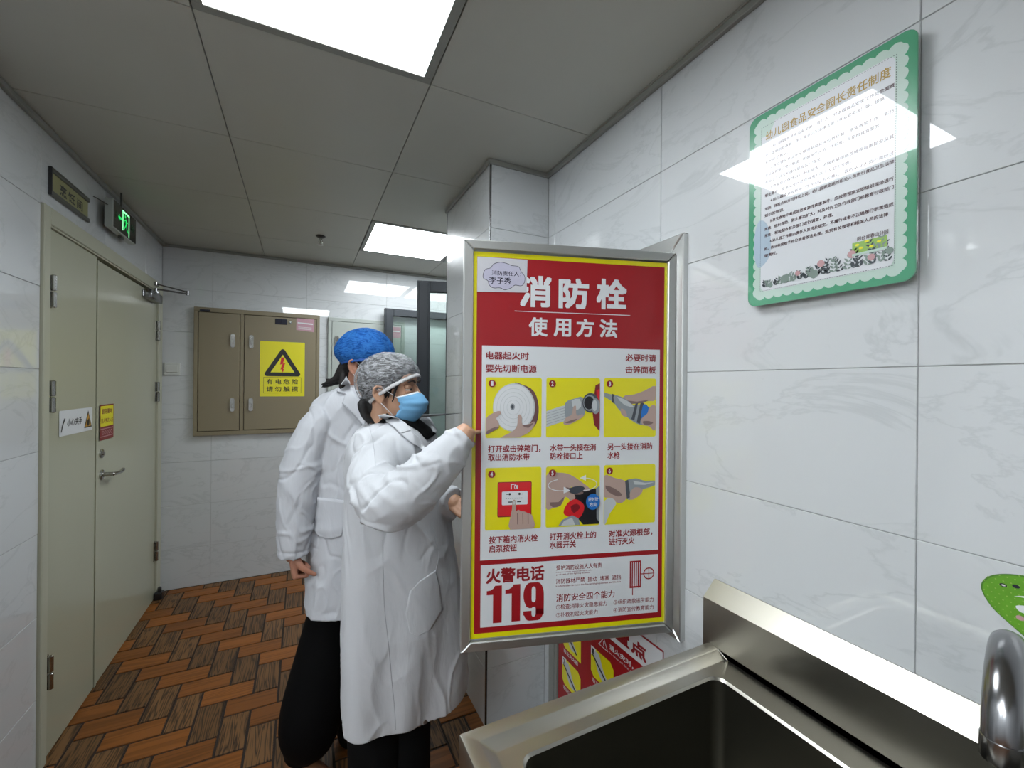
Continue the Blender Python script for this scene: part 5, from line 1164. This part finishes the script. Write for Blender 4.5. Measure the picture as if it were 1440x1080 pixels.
def folds2(P, Nn):
    Q = frame_np(P); z = P[:, 2]; ctr = np.array(at(505, 700, 1.76)); th = np.arctan2(Q[:, 1]-ctr@fh, Q[:, 0]-ctr@rh); n1 = nz(P, (2.5, 2.5, 2)); n2 = nz(P, (5, 5, 3.2))
    s = np.array([0.]); a0, a1 = np.array(S2[4]), np.array(S2[-1]); axis = a1-a0; Ln = np.linalg.norm(axis); axis /= Ln; s = (P-a0)@axis; rad = np.linalg.norm((P-a0)-np.outer(s, axis), axis=1)
    arm = np.clip(1-(rad-.075)/.015, 0, 1)*np.clip((s+.08)/.04, 0, 1)
    out = np.clip((1.2-z)/.5, 0, 1)*(1-arm)*(.007*np.sin(5*th+2.5*n1)) + .0045*crease(P, (7, 7, 4.5), .13, .08)-.004*crease(P+4, (10, 10, 6), .13, .05)+.003*crease(P+6, (14, 14, 9), .14, .04)
    out += arm*.003*(np.abs(np.sin(s*22+n2*5+th))**3)*np.exp(-((s-.12)/.2)**2)
    out -= arm*.004*np.exp(-((s-(Ln-.02))/.003)**2)
    P = P+flatten(Nn, z, zh2)*out[:, None]; low = (Nn[:, 2] < -.75) & (z < zh2+.03) & (arm < .5); c2 = np.array(at(502, 846, 1.75)); dd_ = np.linalg.norm(P[:, :2]-c2[:2], axis=1); P[low, 2] += np.clip((.14-dd_[low])/.03, 0, 1)*.12
    return P
coat2, bv2 = make_coat('lab_coat', P2, bm, .0052, M['coat2'], folds2); coat2['label'] = 'short white cotton coat with patch pockets'
patch('lapel', [(487, 529), (474, 552), (487, 555), (482, 568), (498, 584), (512, 600), (517, 577), (501, 558), (492, 540)], bv2, .007, .003, M['coat2'], coat2, 3, 1.66)
strand('seam', [(474, 553), (480, 553.5), (487, 555)], bv2, .011, .0014, M['seam'], coat2); strand('seam', [(482, 569), (492, 579), (504, 592), (511, 600)], bv2, .009, .0012, M['seam'], coat2)
patch('pocket', [(445, 699), (487, 704), (485, 736), (480, 754), (466, 758), (448, 754), (441, 744)], bv2, .003, .003, M['coat2'], coat2, 3, 1.64)
# wide black trousers and tan boots
for spec_ in (((474, 840, 1.74, .095), (458, 920, 1.72, .112), (441, 995, 1.70, .120), (433, 1035, 1.70, .104), (428, 1052, 1.70, .078), (427, 1060, 1.70, .066)), ((518, 850, 1.80, .085), (508, 930, 1.82, .085), (502, 1000, 1.84, .085), (500, 1020, 1.86, .078), (500, 1030, 1.86, .07), (500, 1036, 1.86, .065))):
    pts = bez(4, *[at(q[0], q[1], q[2]) for q in spec_]); rr = [float(x[0]) for x in spline([(q[3],) for q in spec_], 4)]
    bm = NB(); tube(bm, pts, rr, 26, caps=False); obj('trouser_leg', bm, M['pants'], P2, True)
    f_ = pts[-1]; bm = NB(); g0 = Vector((f_.x, f_.y, 0)); tube(bm, [g0+ZV*.05, g0+ZV*.12, f_+ZV*.06], [.044, .050, .056], 18, caps=False)
    hd = heading(math.radians(30)); fv = Vector((math.cos(hd), math.sin(hd), 0)); lv = Vector((-fv.y, fv.x, 0)); rings = []
    for s_, w_, hh in ((-.085, .024, .06), (-.07, .040, .09), (-.02, .045, .10), (.05, .046, .075), (.11, .050, .058), (.155, .040, .046), (.18, .018, .03)):
        rings.append([g0+fv*s_+lv*(w_*math.cos(2*PI*k/16))+ZV*(max(.002, hh*(.5+.5*math.sin(2*PI*k/16)))) for k in range(16)])
    loft(bm, rings); obj('boot', bm, M['boot'], P2, True)
bm = NB(); h2.ell(bm, (-.030, 0, .034), (.090, .080, .085)); h2.ell(bm, (-.07, 0, -.05), (.045, .058, .05))
for k in range(14):
    y_ = -.05+.10*k/13; e0 = random.uniform(-.01, .01)
    tube(bm, [h2(-.075, y_, -.02), h2(-.098, y_*1.0, -.065), h2(-.125+e0, y_*.8-.02, -.085+e0), h2(-.150+e0, y_*.5-.04, -.092+e0*2)], [.018, .013, .008, .003], 8)
for k in range(7): tube(bm, [h2(-.06, -.06+.012*k, -.05), h2(-.052, -.068+.012*k, -.10), h2(-.035+.01*k, -.072+.012*k, -.155), h2(-.01+.01*k, -.07+.012*k, -.20)], [.016, .014, .010, .003], 8)
for s in (-1, 1): tube(bm, [h2(.03, s*.07, .03), h2(.022, s*.078, -.01), h2(.016, s*.076, -.04)], [.013, .007, .002], 8)
me = remesh(bm, .005, 2); me.shade_smooth(); link_mesh('hair', me, M['hair2'], P2)
cap2 = cap_shell('bouffant_cap', P2, h2, (-.010, 0, .046), (.113, .100, .100), math.radians(-13), 0, M['netb'], 3.6, .10, M['bandb'], 11, .03); cap2['label'] = 'blue non-woven bouffant cap'
surgical_mask(P2, h2, (M['mask'], M['maskw']))
#ENDPEOPLE#
bpy.data.objects.remove(_tob)
